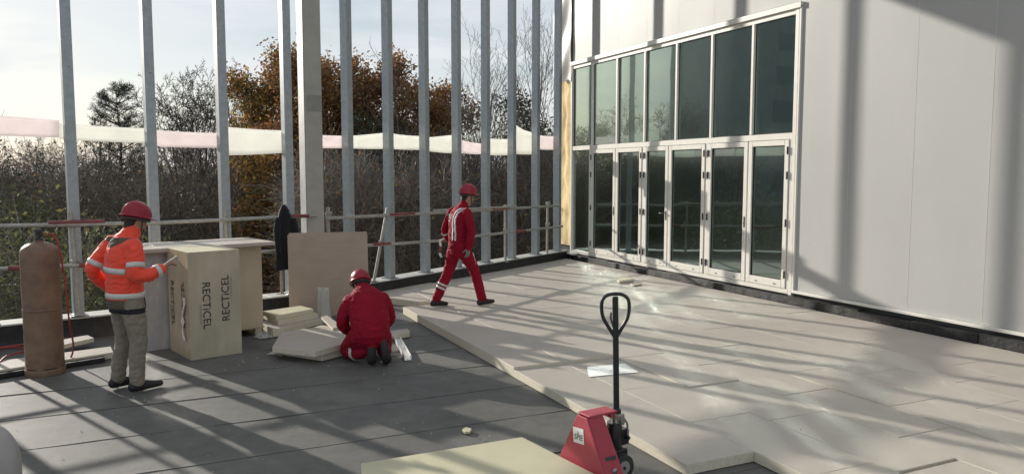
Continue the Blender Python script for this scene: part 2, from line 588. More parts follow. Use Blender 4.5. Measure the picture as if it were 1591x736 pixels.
def text_mesh(s, size, mats, extrude=0.0006, align='CENTER', shear=0, space=1.0):
    c = bpy.data.curves.new('lettering', 'FONT')
    c.body = s
    c.size = size
    c.extrude = extrude
    c.align_x = align
    c.align_y = 'CENTER'
    c.shear = shear
    c.space_character = space
    c.resolution_u = 3
    o = bpy.data.objects.new('lettering', c)
    COL.objects.link(o)
    dg = bpy.context.evaluated_depsgraph_get()
    me = bpy.data.meshes.new_from_object(o.evaluated_get(dg))
    bpy.data.objects.remove(o)
    bpy.data.curves.remove(c)
    me.materials.clear()
    me.materials.append(MATS[mats])
    return me

# ------------------------------------------------------------------ ground, building under the terrace
random.seed(7)
g = MB().prism([(-2500, -2500), (2500, -2500), (2500, 2500), (-2500, 2500)], -7.6, -7.0)
put(g.build('ground', 'soil'), kind='structure')

def uv(a, b, z=0.0):
    p = U * a + V * b
    return Vector((p.x, p.y, z))
PARA_IN = 0.13
def meet(p, d, q, n):
    return p + d * ((q - p).dot(n) / d.dot(n))
KIN = PK + (NL + NR).normalized() * 0.0
corner = meet(PR, DR, V * WALL, V)
bendpt = meet(PK, DL, PR, NR)            # where the two rows cross
out_l = [bendpt - DL * 13 - NL * 0.3, bendpt - NL * 0.3, corner - NR * 0.3 + DR * 0.6]
slab_poly = [(p.x, p.y) for p in out_l] + [tuple(uv(16.6, WALL + 7).xy), tuple(uv(-7, WALL + 7).xy), (2, -7), (-14, -7)]
put(MB().prism(slab_poly, -0.6, -0.012).build('terrace_slab', 'concrete'), kind='structure')
put(MB().prism([(p[0] * 0.995, p[1] * 0.995) for p in slab_poly], -7.0, -0.6).build('building_base', 'concrete'), kind='structure')

# ------------------------------------------------------------------ roofing felt, sheet by sheet
floor = put(link('terrace_floor', None), kind='structure')
def clip_terrace(poly, off):
    a = clip_poly(poly, bendpt + NL * off, NL)
    b = clip_poly(poly, bendpt + NR * off, NR)
    area = lambda p: abs(sum(p[i].x * p[(i + 1) % len(p)].y - p[(i + 1) % len(p)].x * p[i].y for i in range(len(p)))) if len(p) > 2 else 0
    return a if area(a) > area(b) else b
SH = 0.865
for k in range(-4, 15):
    u0 = 5.8 + SH * (k - 4) - 0.02
    poly = clip_terrace([uv(u0, -9), uv(u0, WALL), uv(u0 + SH + 0.07, WALL), uv(u0 + SH + 0.07, -9)], 0.05)
    if len(poly) < 3:
        continue
    # sheet laps over its neighbour: the near edge lies on top of the next sheet and waves a little
    mb = MB()
    us = [p.dot(U) for p in poly]
    vmin, vmax = min(p.dot(V) for p in poly), max(p.dot(V) for p in poly)
    nseg = 60
    rows = []
    for i in range(nseg + 1):
        v = vmin + (vmax - vmin) * i / nseg
        # extent of the polygon at this v
        cu = []
        for a in range(len(poly)):
            p, q = poly[a], poly[(a + 1) % len(poly)]
            pv, qv = p.dot(V), q.dot(V)
            if abs(pv - qv) > 1e-6 and min(pv, qv) - 1e-6 <= v <= max(pv, qv) + 1e-6:
                t = (v - pv) / (qv - pv)
                cu.append(p.dot(U) + t * (q.dot(U) - p.dot(U)))
        if len(cu) < 2:
            continue
        lo, hi = min(cu), max(cu)
        lo += 0.012 * noise.noise(Vector((v * 2.1, k * 7.7, 0))) + 0.006 * noise.noise(Vector((v * 11, k * 3.3, 5)))
        rr = []
        for t in (0, 0.03, 0.35, 0.7, 1.0):
            z = 0.003 * (1 - t) - 0.004 + 0.005 * noise.noise(Vector((v * 1.3, (lo + t * (hi - lo)) * 1.4, k * 2.0)))
            if t == 0:
                z += 0.0015
            rr.append(uv(lo + t * (hi - lo), v, z))
        rows.append([uv(lo, v, -0.0075)] + rr)
    for i in range(len(rows) - 1):
        for j in range(5):
            mb.add([rows[i][j], rows[i + 1][j], rows[i + 1][j + 1], rows[i][j + 1]], [(3, 2, 1, 0)], 0, False)
    mb.build('roofing_sheet', 'bitumen_sheet', floor)


# ------------------------------------------------------------------ insulation boards on the roof
layer = put(link('insulation_layer', None), kind='structure')
rb = random.Random(3)
V0, BW = 3.25, 0.60
starts = [4.14, 2.43, 2.22, 2.64, 2.05, 2.9, 2.3, 2.75, 2.1, 2.5]
BL = 1.2
for i in range(9):
    v0, v1 = V0 + i * BW, V0 + (i + 1) * BW
    v1 = min(v1, WALL - 0.16)
    cuts = []
    if i == 0:
        cuts = [4.14, 5.54, 6.94, 8.14, 9.44, 10.8]
    else:
        u = starts[i] - BL * (0 if i > 1 else 0)
        if i == 1:
            cuts = [2.43, 3.63, 4.85, 5.85, 6.94]
            u = 6.94 + BL
        if i == 2:
            cuts = [2.22, 3.42, 4.62, 5.66]
            u = 6.86
        if i == 3:
            cuts = [1.5, 2.7, 3.9, 5.1, 6.28]
            u = 7.48
        while u < 18:
            cuts.append(u)
            u += BL
        while cuts[0] > -3:
            cuts.insert(0, cuts[0] - BL)
    pieces = [(cuts[j], cuts[j + 1]) for j in range(len(cuts) - 1)]
    if i == 0:
        pieces += [(11.12, 12.3), (12.3, 13.5)]
    for (a, b) in pieces:
        gap = rb.choice([0.0012, 0.0016, 0.003])
        if i == 2 and abs(a - 3.42) < 0.01:
            a += 0.02
        poly = [uv(a + gap, v0 + 0.0012), uv(b - gap, v0 + 0.0012), uv(b - gap, v1 - 0.0012), uv(a + gap, v1 - 0.0012)]
        if i == 0 and a > 11:
            poly = clip_poly(poly, at(600, 462, 0.1), Vector((0.62, 0.785, 0)))
            if len(poly) < 3:
                continue
        poly = clip_terrace(poly, PARA_IN + 0.015)
        if len(poly) < 3:
            continue
        low = (i in (0, 1) and b < 7) or (i == 2 and b < 5.7) or (i == 3 and b < 6.3)
        top = 0.079 if low else 0.108
        if not low and i >= 2:
            top = 0.088 + (0.006 if i == 2 else 0)
        if i == 2 and b < 5.7:
            top = 0.08
        top += rb.uniform(-0.0025, 0.0025)
        if i == 2 and abs(b - 3.42) < 0.03:
            top -= 0.012
        c = sum((Vector((p.x, p.y, 0)) for p in poly), Vector()) / len(poly)
        mb = MB()
        ch = 0.003
        inner = [p + (c - p).normalized() * ch * 1.4 for p in poly]
        n = len(poly)
        tilt = Vector((rb.uniform(-1, 1), rb.uniform(-1, 1), 0)) * 0.0022
        zt = lambda p: top + (p - c).dot(tilt)
        ar = sum(poly[q].x * poly[(q + 1) % n].y - poly[(q + 1) % n].x * poly[q].y for q in range(n))
        if ar < 0:
            poly, inner = poly[::-1], inner[::-1]
        vs = [(p.x - c.x, p.y - c.y, 0.004) for p in poly] + [(p.x - c.x, p.y - c.y, zt(p) - ch) for p in poly] + [(p.x - c.x, p.y - c.y, zt(p)) for p in inner]
        mb.add(vs, [tuple(range(n - 1, -1, -1))] + [(q, (q + 1) % n, n + (q + 1) % n, n + q) for q in range(n)], 1)
        b0 = 0
        mb.f += [(n + q, n + (q + 1) % n, 2 * n + (q + 1) % n, 2 * n + q) for q in range(n)] + [tuple(range(2 * n, 3 * n))]
        mb.m += [0] * (n + 1)
        mb.s += [False] * (n + 1)
        mb.build('insulation_board', ['board_face', 'board_foam'], layer, (c.x, c.y, 0))
# bright sheet painting in the sun that the glass throws on the boards
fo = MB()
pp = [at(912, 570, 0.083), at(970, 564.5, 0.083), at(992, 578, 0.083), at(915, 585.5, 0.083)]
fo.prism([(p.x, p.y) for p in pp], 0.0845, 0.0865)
put(fo.build('glare_patch', 'metal_and_glare'), 'small bright patch painting reflected sun on the boards behind the pallet truck handle', 'painted light patch')

# ------------------------------------------------------------------ glazed building on the right
bld = thing('pavilion_building', 'grey membrane clad building with tall green glass doors along the terrace', 'building', V * WALL, ROT_U)
# local axes: x = along the wall away from the camera, y = out towards the terrace
def B(name, mats, boxes, parent=None, c=0.0, bevel=0):
    mb = MB()
    for q in boxes:
        mb.box(*q, c=c)
    return mb.build(name, mats, parent or bld, bevel=bevel)
S_END = 16.35
# cladding panels right of the glazing
xs = [8.73, 7.77, 6.77, 5.77, 4.77, 3.77, 2.77, 1.77, 0.77, -0.23, -1.23, -2.23, -3.23]
def panel(x0, x1, z0, z1, seed):
    mb = MB()
    rs = random.Random(seed)
    ph = rs.uniform(0, 9)
    x0 += 0.0005
    x1 -= 0.0005
    def fn(a, b):
        x = x0 + (x1 - x0) * a
        z = z0 + (z1 - z0) * b
        y = -0.012 + 0.004 * noise.noise(Vector((x * 1.6, z * 0.5, 1.7)))
        return (x, y, z)
    mb.grid(fn, 10, 22)
    mb.box(x0, x1, -0.06, -0.03, z0, z1)
    pnl = mb.build('wall_panel', 'membrane', bld)
    MB().grid(lambda a, b: (x0 - 0.004 + 0.010 * a, -0.0105 + 0.004 * noise.noise(Vector(((x0 + 0.001) * 1.6, (z0 + (z1 - z0) * b) * 0.5, 1.7))), z0 + (z1 - z0) * b), 1, 22).build('seam_strip', 'seam_white', pnl)
    return pnl
for k in range(len(xs) - 1):
    panel(xs[k + 1], xs[k], 0.292, 7.6, k)
for k, (a, b) in enumerate([(8.73, 9.72), (9.72, 10.72), (10.72, 11.71), (11.71, 12.72), (12.72, 13.72), (13.72, 14.72), (14.72, 15.62)]):
    panel(a, b, 4.62, 7.6, 40 + k)
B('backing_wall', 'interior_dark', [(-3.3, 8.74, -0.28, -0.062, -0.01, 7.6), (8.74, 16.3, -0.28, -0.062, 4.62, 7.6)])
B('roof_slab', 'concrete', [(-3.3, 16.4, -6.5, -0.1, 7.62, 7.9)])
# sill profile and black upstand below the cladding
B('sill_profile', 'frame_white', [(-3.3, 8.72, -0.05, 0.035, 0.248, 0.289)], bevel=0.004)
def upstand(x0, x1, y1, z1, seed):
    mb = MB()
    def fn(a, b):
        x = x0 + (x1 - x0) * a
        w = noise.noise(Vector((x * 3.3, seed, 0))) * 0.010 + noise.noise(Vector((x * 9, seed, 3))) * 0.006
        if b < 0.5:
            t = b / 0.5
            return (x, y1 + w - 0.01 * t, -0.002 + (z1 + w * 0.8) * t)
        t = (b - 0.5) / 0.5
        return (x, (y1 + w - 0.01) * (1 - t) - 0.04 * t, z1 + w * 0.8 + 0.006 * math.sin(t * 3.1))
    n = max(6, int((x1 - x0) * 22))
    mb.grid(lambda a, b: fn(1 - a, b), n, 8)
    return mb.build('upstand', 'bitumen_black', bld)
for k, (a, b) in enumerate([(-3.2, 0.9), (0.91, 2.9), (2.92, 4.4), (4.41, 5.7), (5.72, 6.62), (6.61, 7.4), (7.41, 8.74)]):
    upstand(a, b, 0.13 + 0.008 * (k % 2), 0.205 - 0.012 * (k % 3), k)
for k, (a, b) in enumerate([(8.76, 9.9), (9.91, 11.2), (11.21, 12.5), (12.51, 13.9), (13.91, 15.3)]):
    upstand(a, b, 0.105 + 0.006 * (k % 2), 0.185 + 0.006 * (k % 3), 20 + k)
# glazing frame
FB, FT = 0.235, 4.50
UM = [15.60, 14.72, 13.72, 12.72, 11.71, 10.72, 9.72, 8.82]
B('lintel_cap', 'frame_white', [(8.70, 15.66, -0.05, 0.040, 4.545, 4.60), (8.70, 15.66, 0.028, 0.040, 4.520, 4.5445)])
B('head_frame', 'frame_white', [(8.82, 15.60, -0.06, 0.0, 4.44, 4.53)], c=0.004)
B('transom', 'frame_white', [(8.82, 15.60, -0.06, 0.006, 2.585, 2.68)], c=0.004)
B('bottom_frame', 'frame_white', [(8.82, 15.60, -0.06, 0.012, 0.215, 0.285)], c=0.004)
B('jamb', 'frame_white', [(8.745, 8.82, -0.06, 0.012, 0.20, 4.532)], c=0.005)
B('jamb_trim', 'frame_white', [(8.70, 8.735, -0.06, 0.018, 0.25, 4.534)], c=0.004)
B('jamb', 'frame_white', [(15.60, 15.655, -0.06, 0.02, 0.20, 4.532)], c=0.005)
for x in UM[1:-1]:
    B('mullion', 'frame_white', [(x - 0.026, x + 0.026, -0.055, 0.014, 2.682, 4.438)], c=0.004)
for x0, x1 in zip(UM[1:], UM[:-1]):
    o = MB()
    o.box(x0 + 0.02, x1 - 0.02, -0.046, -0.036, 2.68, 4.44)
    p = o.build('window_pane', 'solar_glass', bld)
    gk = MB()
    a, b, z0, z1 = x0 + 0.024, x1 - 0.024, 2.68, 4.44
    for q in ((a, a + 0.012, z0, z1), (b - 0.012, b, z0, z1), (a + 0.012, b - 0.012, z0, z0 + 0.012), (a + 0.012, b - 0.012, z1 - 0.012, z1)):
        gk.box(q[0], q[1], -0.035, -0.028, q[2], q[3])
    gk.build('gasket', 'gasket', p)
# fixed side light
MB().box(14.83, 15.58, -0.046, -0.036, 0.285, 2.585).build('side_light', 'solar_glass', bld)
for x0, x1 in ((14.735, 14.825), (12.70, 12.765), (10.765, 10.83), (8.82, 8.86)):
    B('door_post', 'frame_white', [(x0, x1, -0.06, 0.008, 0.285, 2.585)], c=0.004)
# six door leaves in three pairs
leaves = [(13.735, 14.73, 1), (12.77, 13.725, 0), (11.90, 12.695, 1), (10.835, 11.89, 0), (9.76, 10.76, 1), (8.865, 9.75, 0)]
for k, (x0, x1, side) in enumerate(leaves):
    x0, x1 = x0 + 0.006, x1 - 0.006
    z0, z1, st, br = 0.292, 2.578, 0.085, 0.12
    mb = MB()
    for q in ((x0, x0 + st, z0, z1), (x1 - st, x1, z0, z1), (x0 + st, x1 - st, z0, z0 + br), (x0 + st, x1 - st, z1 - st, z1)):
        mb.box(q[0], q[1], -0.05, 0.022, q[2], q[3], c=0.005)
    d = mb.build('door', 'frame_white', bld)
    MB().box(x0 + st - 0.01, x1 - st + 0.01, -0.024, -0.014, z0 + br - 0.01, z1 - st + 0.01).build('door_pane', 'solar_glass', d)
    gk = MB()
    a, b, c0, c1 = x0 + st + 0.001, x1 - st - 0.001, z0 + br + 0.001, z1 - st - 0.001
    for q in ((a, a + 0.012, c0, c1), (b - 0.012, b, c0, c1), (a + 0.012, b - 0.012, c0, c0 + 0.012), (a + 0.012, b - 0.012, c1 - 0.012, c1)):
        gk.box(q[0], q[1], -0.0135, -0.002, q[2], q[3])
    gk.build('gasket', 'gasket', d)
    hx = x1 - 0.012 if side else x0 + 0.012
    for hz in (0.45, 1.25, 1.98, 2.36):
        h = MB()
        h.box(hx - 0.014, hx + 0.014, 0.0225, 0.038, hz, hz + 0.11, c=0.004)
        h.tube([(hx, 0.038, hz - 0.004), (hx, 0.038, hz + 0.114)], 0.009, 8)
        h.build('hinge', 'hinge_dark', d)
    for dx in (0.25, 0.72):
        xx = x0 + (x1 - x0) * dx
        MB().box(xx - 0.025, xx + 0.025, 0.0225, 0.027, z0 + 0.04, z0 + 0.055, c=0.001).build('drain_cap', 'hinge_dark', d)
    if k in (2, 0, 4):
        kx = x0 + 0.04
        h = MB()
        h.box(kx - 0.014, kx + 0.014, 0.0225, 0.030, 1.18, 1.36, c=0.003)
        if k == 2:
            h.tube([(kx, 0.03, 1.31), (kx, 0.075, 1.31), (kx + 0.015, 0.08, 1.31), (kx + 0.13, 0.08, 1.305)], 0.010, 8)
            h.build('door_handle', 'hinge_dark', d)
        else:
            h.lathe([(0.008, 0), (0.008, 0.012), (0.003, 0.013)], 10, M=Matrix.Translation((kx, 0.030, 1.25)) @ Matrix.Rotation(-math.pi / 2, 4, 'X'))
            h.build('lock_plate', 'hinge_dark', d)
# dark room behind the glass
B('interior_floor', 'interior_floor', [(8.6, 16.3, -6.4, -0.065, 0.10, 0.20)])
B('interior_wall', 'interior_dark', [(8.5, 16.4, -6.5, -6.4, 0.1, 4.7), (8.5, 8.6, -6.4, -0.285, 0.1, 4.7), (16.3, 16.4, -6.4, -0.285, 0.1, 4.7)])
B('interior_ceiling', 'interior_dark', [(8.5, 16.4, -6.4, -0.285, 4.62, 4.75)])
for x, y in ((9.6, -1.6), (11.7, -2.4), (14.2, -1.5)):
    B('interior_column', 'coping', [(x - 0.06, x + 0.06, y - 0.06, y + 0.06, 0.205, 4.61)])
# end of the wall beyond the glazing: stripped insulation under loose sheeting
mb = MB()
def fn(a, b):
    x = 15.665 + 0.62 * a
    z = 0.36 + 3.85 * b
    y = -0.05 + 0.04 * noise.noise(Vector((x * 5, z * 2.2, 1))) + 0.012 * noise.noise(Vector((x * 13, z * 6, 4))) - 0.12 * max(0, noise.noise(Vector((3.3, z * 0.9, 8)))) * (a > 0.5)
    return (x, y, z)
mb.grid(lambda a, b: fn(1 - a, b), 16, 90)
mb.build('insulation_wool', 'wool', bld)
mb = MB()
def fn(a, b):
    x = 15.64 + 0.8 * a
    z = 4.15 + 3.4 * b + 0.16 * a * (1 - b) + 0.05 * math.sin(a * 9) * (1 - b)
    fold = 0.03 * math.sin(z * 5.2 + a * 5 + 1.3 * noise.noise(Vector((x * 2, z, 0)))) * (0.25 + 0.75 * math.sin(min(1, a * 1.2) * math.pi))
    y = 0.035 + fold + 0.03 * noise.noise(Vector((x * 3, z * 1.4, 2))) + 0.03 * a
    return (x, y, z)
mb.grid(lambda a, b: fn(1 - a, b), 30, 90)
mb.build('loose_sheeting', 'membrane_loose', bld)
B('corner_base', 'bitumen_black', [(15.66, 16.3, -0.2, 0.0, -0.01, 0.33)])
B('corner_sill', 'frame_white', [(15.3, 16.25, 0.02, 0.16, 0.19, 0.235)], c=0.004)
B('backing_wall', 'interior_dark', [(15.66, 16.35, -0.3, -0.21, -0.01, 7.6)])

# ------------------------------------------------------------------ parapets, posts, column, header
def frame_at(p, d):
    return math.atan2(d.y, d.x)
def parapet(name, label, p, d, n, length, cap_end):
    r = thing(name, label, 'parapet', (p.x, p.y, 0), frame_at(p, d))
    s = 1 if Vector((-d.y, d.x, 0)).dot(n) > 0 else -1       # local y sign of the terrace side
    L_ = length
    mb = MB()
    def fn(a, b):
        x = L_ * a
        w = 0.008 * noise.noise(Vector((x * 2.5, 0, L_))) + 0.004 * noise.noise(Vector((x * 9, 1, L_)))
        return (x, s * (PARA_IN - 0.004 + w + 0.035 * (1 - b) ** 3), -0.01 + (ZP - 0.02) * b)
    mb.grid(fn, int(L_ * 14), 6)
    if s < 0:
        mb.f = [f[::-1] for f in mb.f]
    mb.box(0, L_, min(-s * 0.22, s * (PARA_IN - 0.03)), max(-s * 0.22, s * (PARA_IN - 0.03)), -0.01, ZP - 0.022)
    mb.build('upstand', 'bitumen_black', r)
    x = 0.0
    rr = random.Random(int(L_ * 10))
    while x < L_ - 0.01:
        x1 = min(L_, x + 2.0)
        q = MB()
        q.box(x + 0.002, x1 - 0.002, min(-s * 0.24, s * PARA_IN), max(-s * 0.24, s * PARA_IN), ZP - 0.021, ZP + rr.uniform(-0.001, 0.001), c=0.004)
        q.build('coping', 'coping', r)
        x = x1
    return r
endL = at(470, 455, ZP)
lenL = (endL - (bendpt - DL * 12.5)).dot(DL)
parapet('parapet', 'low black parapet with grey coping left of the concrete column', bendpt - DL * 12.5, DL, NL, lenL, True)
startR = at(560, 440, ZP)
sR = (startR - bendpt).dot(DR)
lenR = (corner - bendpt).dot(DR) - sR - 0.13
parapet('parapet', 'low black parapet with grey coping running from the plywood to the glass doors', bendpt + DR * sR, DR, NR, lenR, False)

HB = 6.75
def post_mesh():
    mb = MB()
    w, d, t = 0.06, 0.075, 0.006
    mb.box(-w, w, -d, d, 0.012, HB, c=0.006)
    for z in (0.9, 1.95, 3.1, 4.3):
        mb.lathe([(0.012, 0), (0.012, 0.006), (0.004, 0.008)], 8, M=Matrix.Translation((w * 0.2, -d, z)) @ Matrix.Rotation(math.pi / 2, 4, 'X'))
    return mb.mesh('post', 'galvanised')
pm = post_mesh()
pf = MB()
pf.box(-0.10, 0.10, -0.11, 0.11, 0.0, 0.012, c=0.002)
pfm = pf.mesh('base_plate', 'galvanised')
ordinal = ['first', 'second', 'third', 'fourth', 'fifth', 'sixth', 'seventh', 'eighth', 'ninth', 'tenth', 'eleventh', 'twelfth']
def post(p, d, label):
    o = put(link('steel_post', None, None, (p.x, p.y, ZP + 0.002), frame_at(p, d)), label, 'post', 'galvanised posts along the parapet')
    link('shaft', pm, o)
    link('base_plate', pfm, o)
    return o
SPL = (PK - at(122, 490, ZP)).length / 3
for i in range(9):
    if i == 0:
        lb = 'galvanised steel post standing right against the concrete column'
    elif i <= 3:
        lb = 'galvanised steel post, %s to the left of the concrete column' % ordinal[i - 1]
    else:
        lb = 'galvanised steel post, %s to the left of the concrete column' % ordinal[i - 1]
    post(PK - DL * SPL * i, DL, lb)
SPR = (at(832, 395, ZP) - PR).length / 5
for j in range(-1, 7):
    post(PR + DR * SPR * j, DR, 'galvanised steel post, %s to the right of the concrete column' % ordinal[j + 1] if j < 6 else 'galvanised steel post beside the yellow insulation at the corner')
# concrete column
cp = at(479, 455, ZP)
cp = cp + Vector((0.05, 0.16, 0))
colm = thing('concrete_column', 'tall square concrete column between the galvanised posts', 'column', (cp.x, cp.y, 0), R(33))
MB().box(-0.135, 0.135, -0.135, 0.135, 0, HB, c=0.012).build('shaft', 'concrete', colm)
MB().box(-0.14, -0.1355, -0.13, 0.13, 0.01, HB - 0.01).build('steel_face_plate', 'column_steel', colm)
MB().box(-0.10, 0.13, -0.1385, -0.1355, 2.98, 3.22).build('patch', 'patch_grey', colm)
# header beams above the frame
hd = thing('header_beam', 'long edge beam carried on the galvanised posts', 'beam', (bendpt.x, bendpt.y, HB + ZP))
mb = MB()
for (p, d, n, l) in ((bendpt, -DL, NL, 9.0), (bendpt, DR, NR, (corner - bendpt).dot(DR))):
    a = frame_at(p, d)
    M = Matrix.Rotation(a, 4, 'Z')
    mb.box(0.0, l, -0.14, 0.14, 0.0 if d is DR else 0.003, 0.85, M=M)
mb.build('beam', 'concrete', hd)
# added unseen raking panel under the beam, shaped to shade the facade's top right
wo = (PR - bendpt).dot(DR)
MB().prism([(wo + 0.1, -1.9), (wo + 2.95, -0.19), (wo + 2.95, -0.005), (wo + 0.1, -0.005)], -0.03, 0.03, M=Matrix.Rotation(frame_at(bendpt, DR), 4, 'Z') @ Matrix.Rotation(R(90), 4, 'X')).build('shadow_panel', 'coping', hd)

# ------------------------------------------------------------------ barrier band strung across the posts
def row_plane(px):
    return (PK - NL * 0.13, NL, DL) if px < 470 else (PR - NR * 0.13, NR, DR)
band = thing('barrier_tape', 'wide white and pink barrier tape strung across the posts', 'barrier tape', (bendpt.x, bendpt.y, 2.3))
segs = [(-230, 92, 158, 187, 200, 214, 1), (92, 232, 191, 199.5, 216, 222.5, 0), (232, 350, 201, 207, 227, 230, 1), (350, 452, 197, 203, 241.5, 237, 0),
        (475, 531, 207, 211, 228.5, 230.5, 1), (531, 606, 212, 205.5, 230, 231.5, 0), (606, 664, 207, 212, 231.5, 233, 0), (664, 718, 213.5, 208, 235, 238.5, 0),
        (718, 761, 218, 224, 238, 240, 1), (761, 799, 215, 216, 241, 241, 0), (799, 830, 192, 207, 239, 240, 0), (830, 860, 208, 212, 231, 233, 1)]
for k, (x0, x1, t0, t1, b0, b1, pk) in enumerate(segs):
    q, n, d = row_plane((x0 + x1) / 2)
    A, Bp, C, D = (at_plane(px, py, q, n) for px, py in ((x0, t0), (x1, t1), (x1, b1), (x0, b0)))
    o = Vector((bendpt.x, bendpt.y, 2.3))
    for side in (0,):
        mb = MB()
        def fn(a, b, A=A, Bp=Bp, C=C, D=D, k=k):
            top = A.lerp(Bp, a)
            bot = D.lerp(C, a)
            sag = 0.006 * math.sin(a * math.pi)
            p = bot.lerp(top, b) - o - Vector((0, 0, sag))
            return p - n * (0.02 + 0.03 * math.sin(a * math.pi) + 0.02 * noise.noise(Vector((a * 4, b * 2, k * 3.0)))) * (0.3 + math.sin(a * math.pi))
        mb.grid(fn, 14, 5)
        ob = mb.build('tape_length', 'tape_pink' if pk else 'tape_white', band)
        sd = ob.modifiers.new('thickness', 'SOLIDIFY')
        sd.thickness = 0.0015

# ------------------------------------------------------------------ scaffold guard rails
def on_rail(px, py, off=0.18):
    if px < 500:
        return at_plane(px, py, PK + NL * off, NL)
    return at_plane(px, py, PR + NR * off, NR)
def tube_thing(name, label, pts, r, reds=(), cat='rail', group='scaffold guard rails'):
    base = Vector(pts[0])
    t = thing(name, label, cat, base, 0, group)
    loc = [Vector(p) - base for p in pts]
    MB().tube(loc, r, 12).build('tube', 'tube_steel', t)
    for (a, b) in reds:
        # painted end: a slightly larger sleeve over part of the tube
        L0, L1 = loc[0], loc[-1]
        MB().tube([L0.lerp(L1, a), L0.lerp(L1, b)], r + 0.0025, 12).build('red_sleeve', 'tube_red', t)
    return t
TR = 0.0255
tube_thing('guard_rail', 'upper scaffold tube rail on the left with red painted end', [on_rail(-420, 360), on_rail(250, 346), on_rail(492, 335)], TR, [(0.44, 0.54), (0.93, 0.98)])
tube_thing('guard_rail', 'upper scaffold tube rail passing behind the walking worker', [on_rail(505, 339.5), on_rail(690, 330), on_rail(870, 319.5)], TR, [(0.20, 0.29), (0.62, 0.70)])
tube_thing('guard_rail', 'thin second tube lashed above the rail behind the walking worker', [on_rail(674, 327, 0.235), on_rail(802, 321, 0.235)], 0.021)
tube_thing('guard_rail', 'lower red ended scaffold tube rail behind the gas cylinder', [on_rail(-420, 437), on_rail(145, 411)], TR, [(0.72, 0.86), (0.95, 1.0)])
tube_thing('guard_rail', 'lower scaffold tube rail behind the black coat', [on_rail(330, 395), on_rail(497, 386.5)], TR)
tube_thing('guard_rail', 'lower scaffold tube rail at the walking worker hip height', [on_rail(502, 385), on_rail(620, 378.5), on_rail(722, 371)], TR, [(0.3, 0.42), (0.80, 1.0)])
tube_thing('guard_rail', 'lower scaffold tube rail between the walking worker and the corner', [on_rail(700, 371, 0.235), on_rail(874, 351.5, 0.235)], TR, [(0.52, 0.62)])
def upright(label, top, bot, off):
    a = on_rail(*top, off)
    b = on_rail(*bot, off)
    t = thing('scaffold_upright', label, 'scaffold post', b, 0, 'scaffold uprights on the parapet')
    MB().tube([(0, 0, 0.004), a - b], 0.026, 12).build('tube', 'tube_steel', t)
    up = (a - b)
    MB().box(-0.07, 0.07, -0.06, 0.06, 0.0, 0.008, c=0.002).build('foot_plate', 'tube_steel', t)
    for z in (0.66, 1.13):
        f = z / up.length if up.length > z else 0.95
        c = up * f
        m = MB().box(-0.04, 0.04, -0.035, 0.06, -0.035, 0.035, c=0.008, M=Matrix.Translation(c))
        m.tube([c + Vector((0.05, 0, -0.02)), c + Vector((0.05, 0, 0.045))], 0.008, 6)
        m.build('coupler', 'tube_steel', t)
upright('scaffold upright tube leaning beside the gas cylinder', (109, 329), (122, 489), 0.12)
upright('scaffold upright tube rising behind the stacked packs', (350, 327), (356, 468), 0.12)
upright('scaffold upright tube under the black coat', (437, 330), (438, 456), 0.12)
upright('scaffold upright tube sticking up behind the plywood sheet', (510, 322), (511, 447), 0.09)
upright('slanting scaffold upright tube right of the plywood sheet', (602, 323), (581, 437), 0.10)
upright('scaffold upright tube right of the walking worker', (785, 318), (785, 407), 0.09)
upright('scaffold upright tube nearest the building corner', (851, 314), (850, 394), 0.09)
ux = PK - DL * 4.0 + NL * 0.12
ut = thing('scaffold_upright', 'scaffold upright tube just outside the left edge of the picture', 'scaffold post', (ux.x, ux.y, ZP), 0, 'scaffold uprights on the parapet')
MB().tube([(0, 0, 0.004), (0, 0, 1.45)], 0.026, 12).build('tube', 'tube_steel', ut)
# loose end of red and white tape tied to the lower rail
kn = on_rail(683, 374, 0.26)
lt = thing('tape_end', 'loose red and white tape end tied to the rail by the walking worker', 'tape', kn)
for k, (a, b, mt) in enumerate([((0.0, 0, 0.0), (0.02, 0.02, -0.10), 'white_tape'), ((0.02, 0.02, -0.10), (0.00, 0.02, -0.22), 'tube_red'), ((0.0, 0.02, -0.22), (0.03, 0.0, -0.30), 'white_tape'), ((0, 0, 0), (0.17, 0, 0.09), 'white_tape')]):
    A, C = Vector(a), Vector(b)
    mb = MB()
    w = Vector((0.02, 0.012, 0)) if k < 3 else Vector((0, 0, 0.015))
    mb.grid(lambda i, j: A.lerp(C, i) + w * (j - 0.5) * 2 + Vector((0, 0.012 * math.sin(i * 5 + k), 0)), 6, 2)
    o = mb.build('strip', mt, lt)
    o.modifiers.new('thickness', 'SOLIDIFY').thickness = 0.001

# ------------------------------------------------------------------ packs of insulation
C0 = at(297, 560)
pdir = (at(374, 548) - C0).normalized()
ROT_P = math.atan2(pdir.y, pdir.x)
PX, PY = pdir, Vector((-pdir.y, pdir.x, 0))
def loc_p(x, y, z=0.0):
    p = C0 + PX * x + PY * y
    return Vector((p.x, p.y, z))
M_down = Matrix(((0, 1, 0, 0), (0, 0, -1, 0), (-1, 0, 0, 0), (0, 0, 0, 1)))     # reads downwards on the -y face
M_up = Matrix(((0, -1, 0, 0), (0, 0, -1, 0), (1, 0, 0, 0), (0, 0, 0, 1)))
M_side = Matrix(((0, 0, -1, 0), (0, -1, 0, 0), (-1, 0, 0, 0), (0, 0, 0, 1)))    # reads downwards on the -x face
M_side_up = Matrix(((0, 0, -1, 0), (0, 1, 0, 0), (1, 0, 0, 0), (0, 0, 0, 1)))
word = text_mesh('RECTiCEL', 0.1, 'ink', extrude=0.0004)
ww = max(v.co.x for v in word.vertices) - min(v.co.x for v in word.vertices)
sub = text_mesh('insulation', 0.05, 'ink_grey', extrude=0.0004, space=1.15)
pw, pd, ph = 0.575, 0.71, 1.205
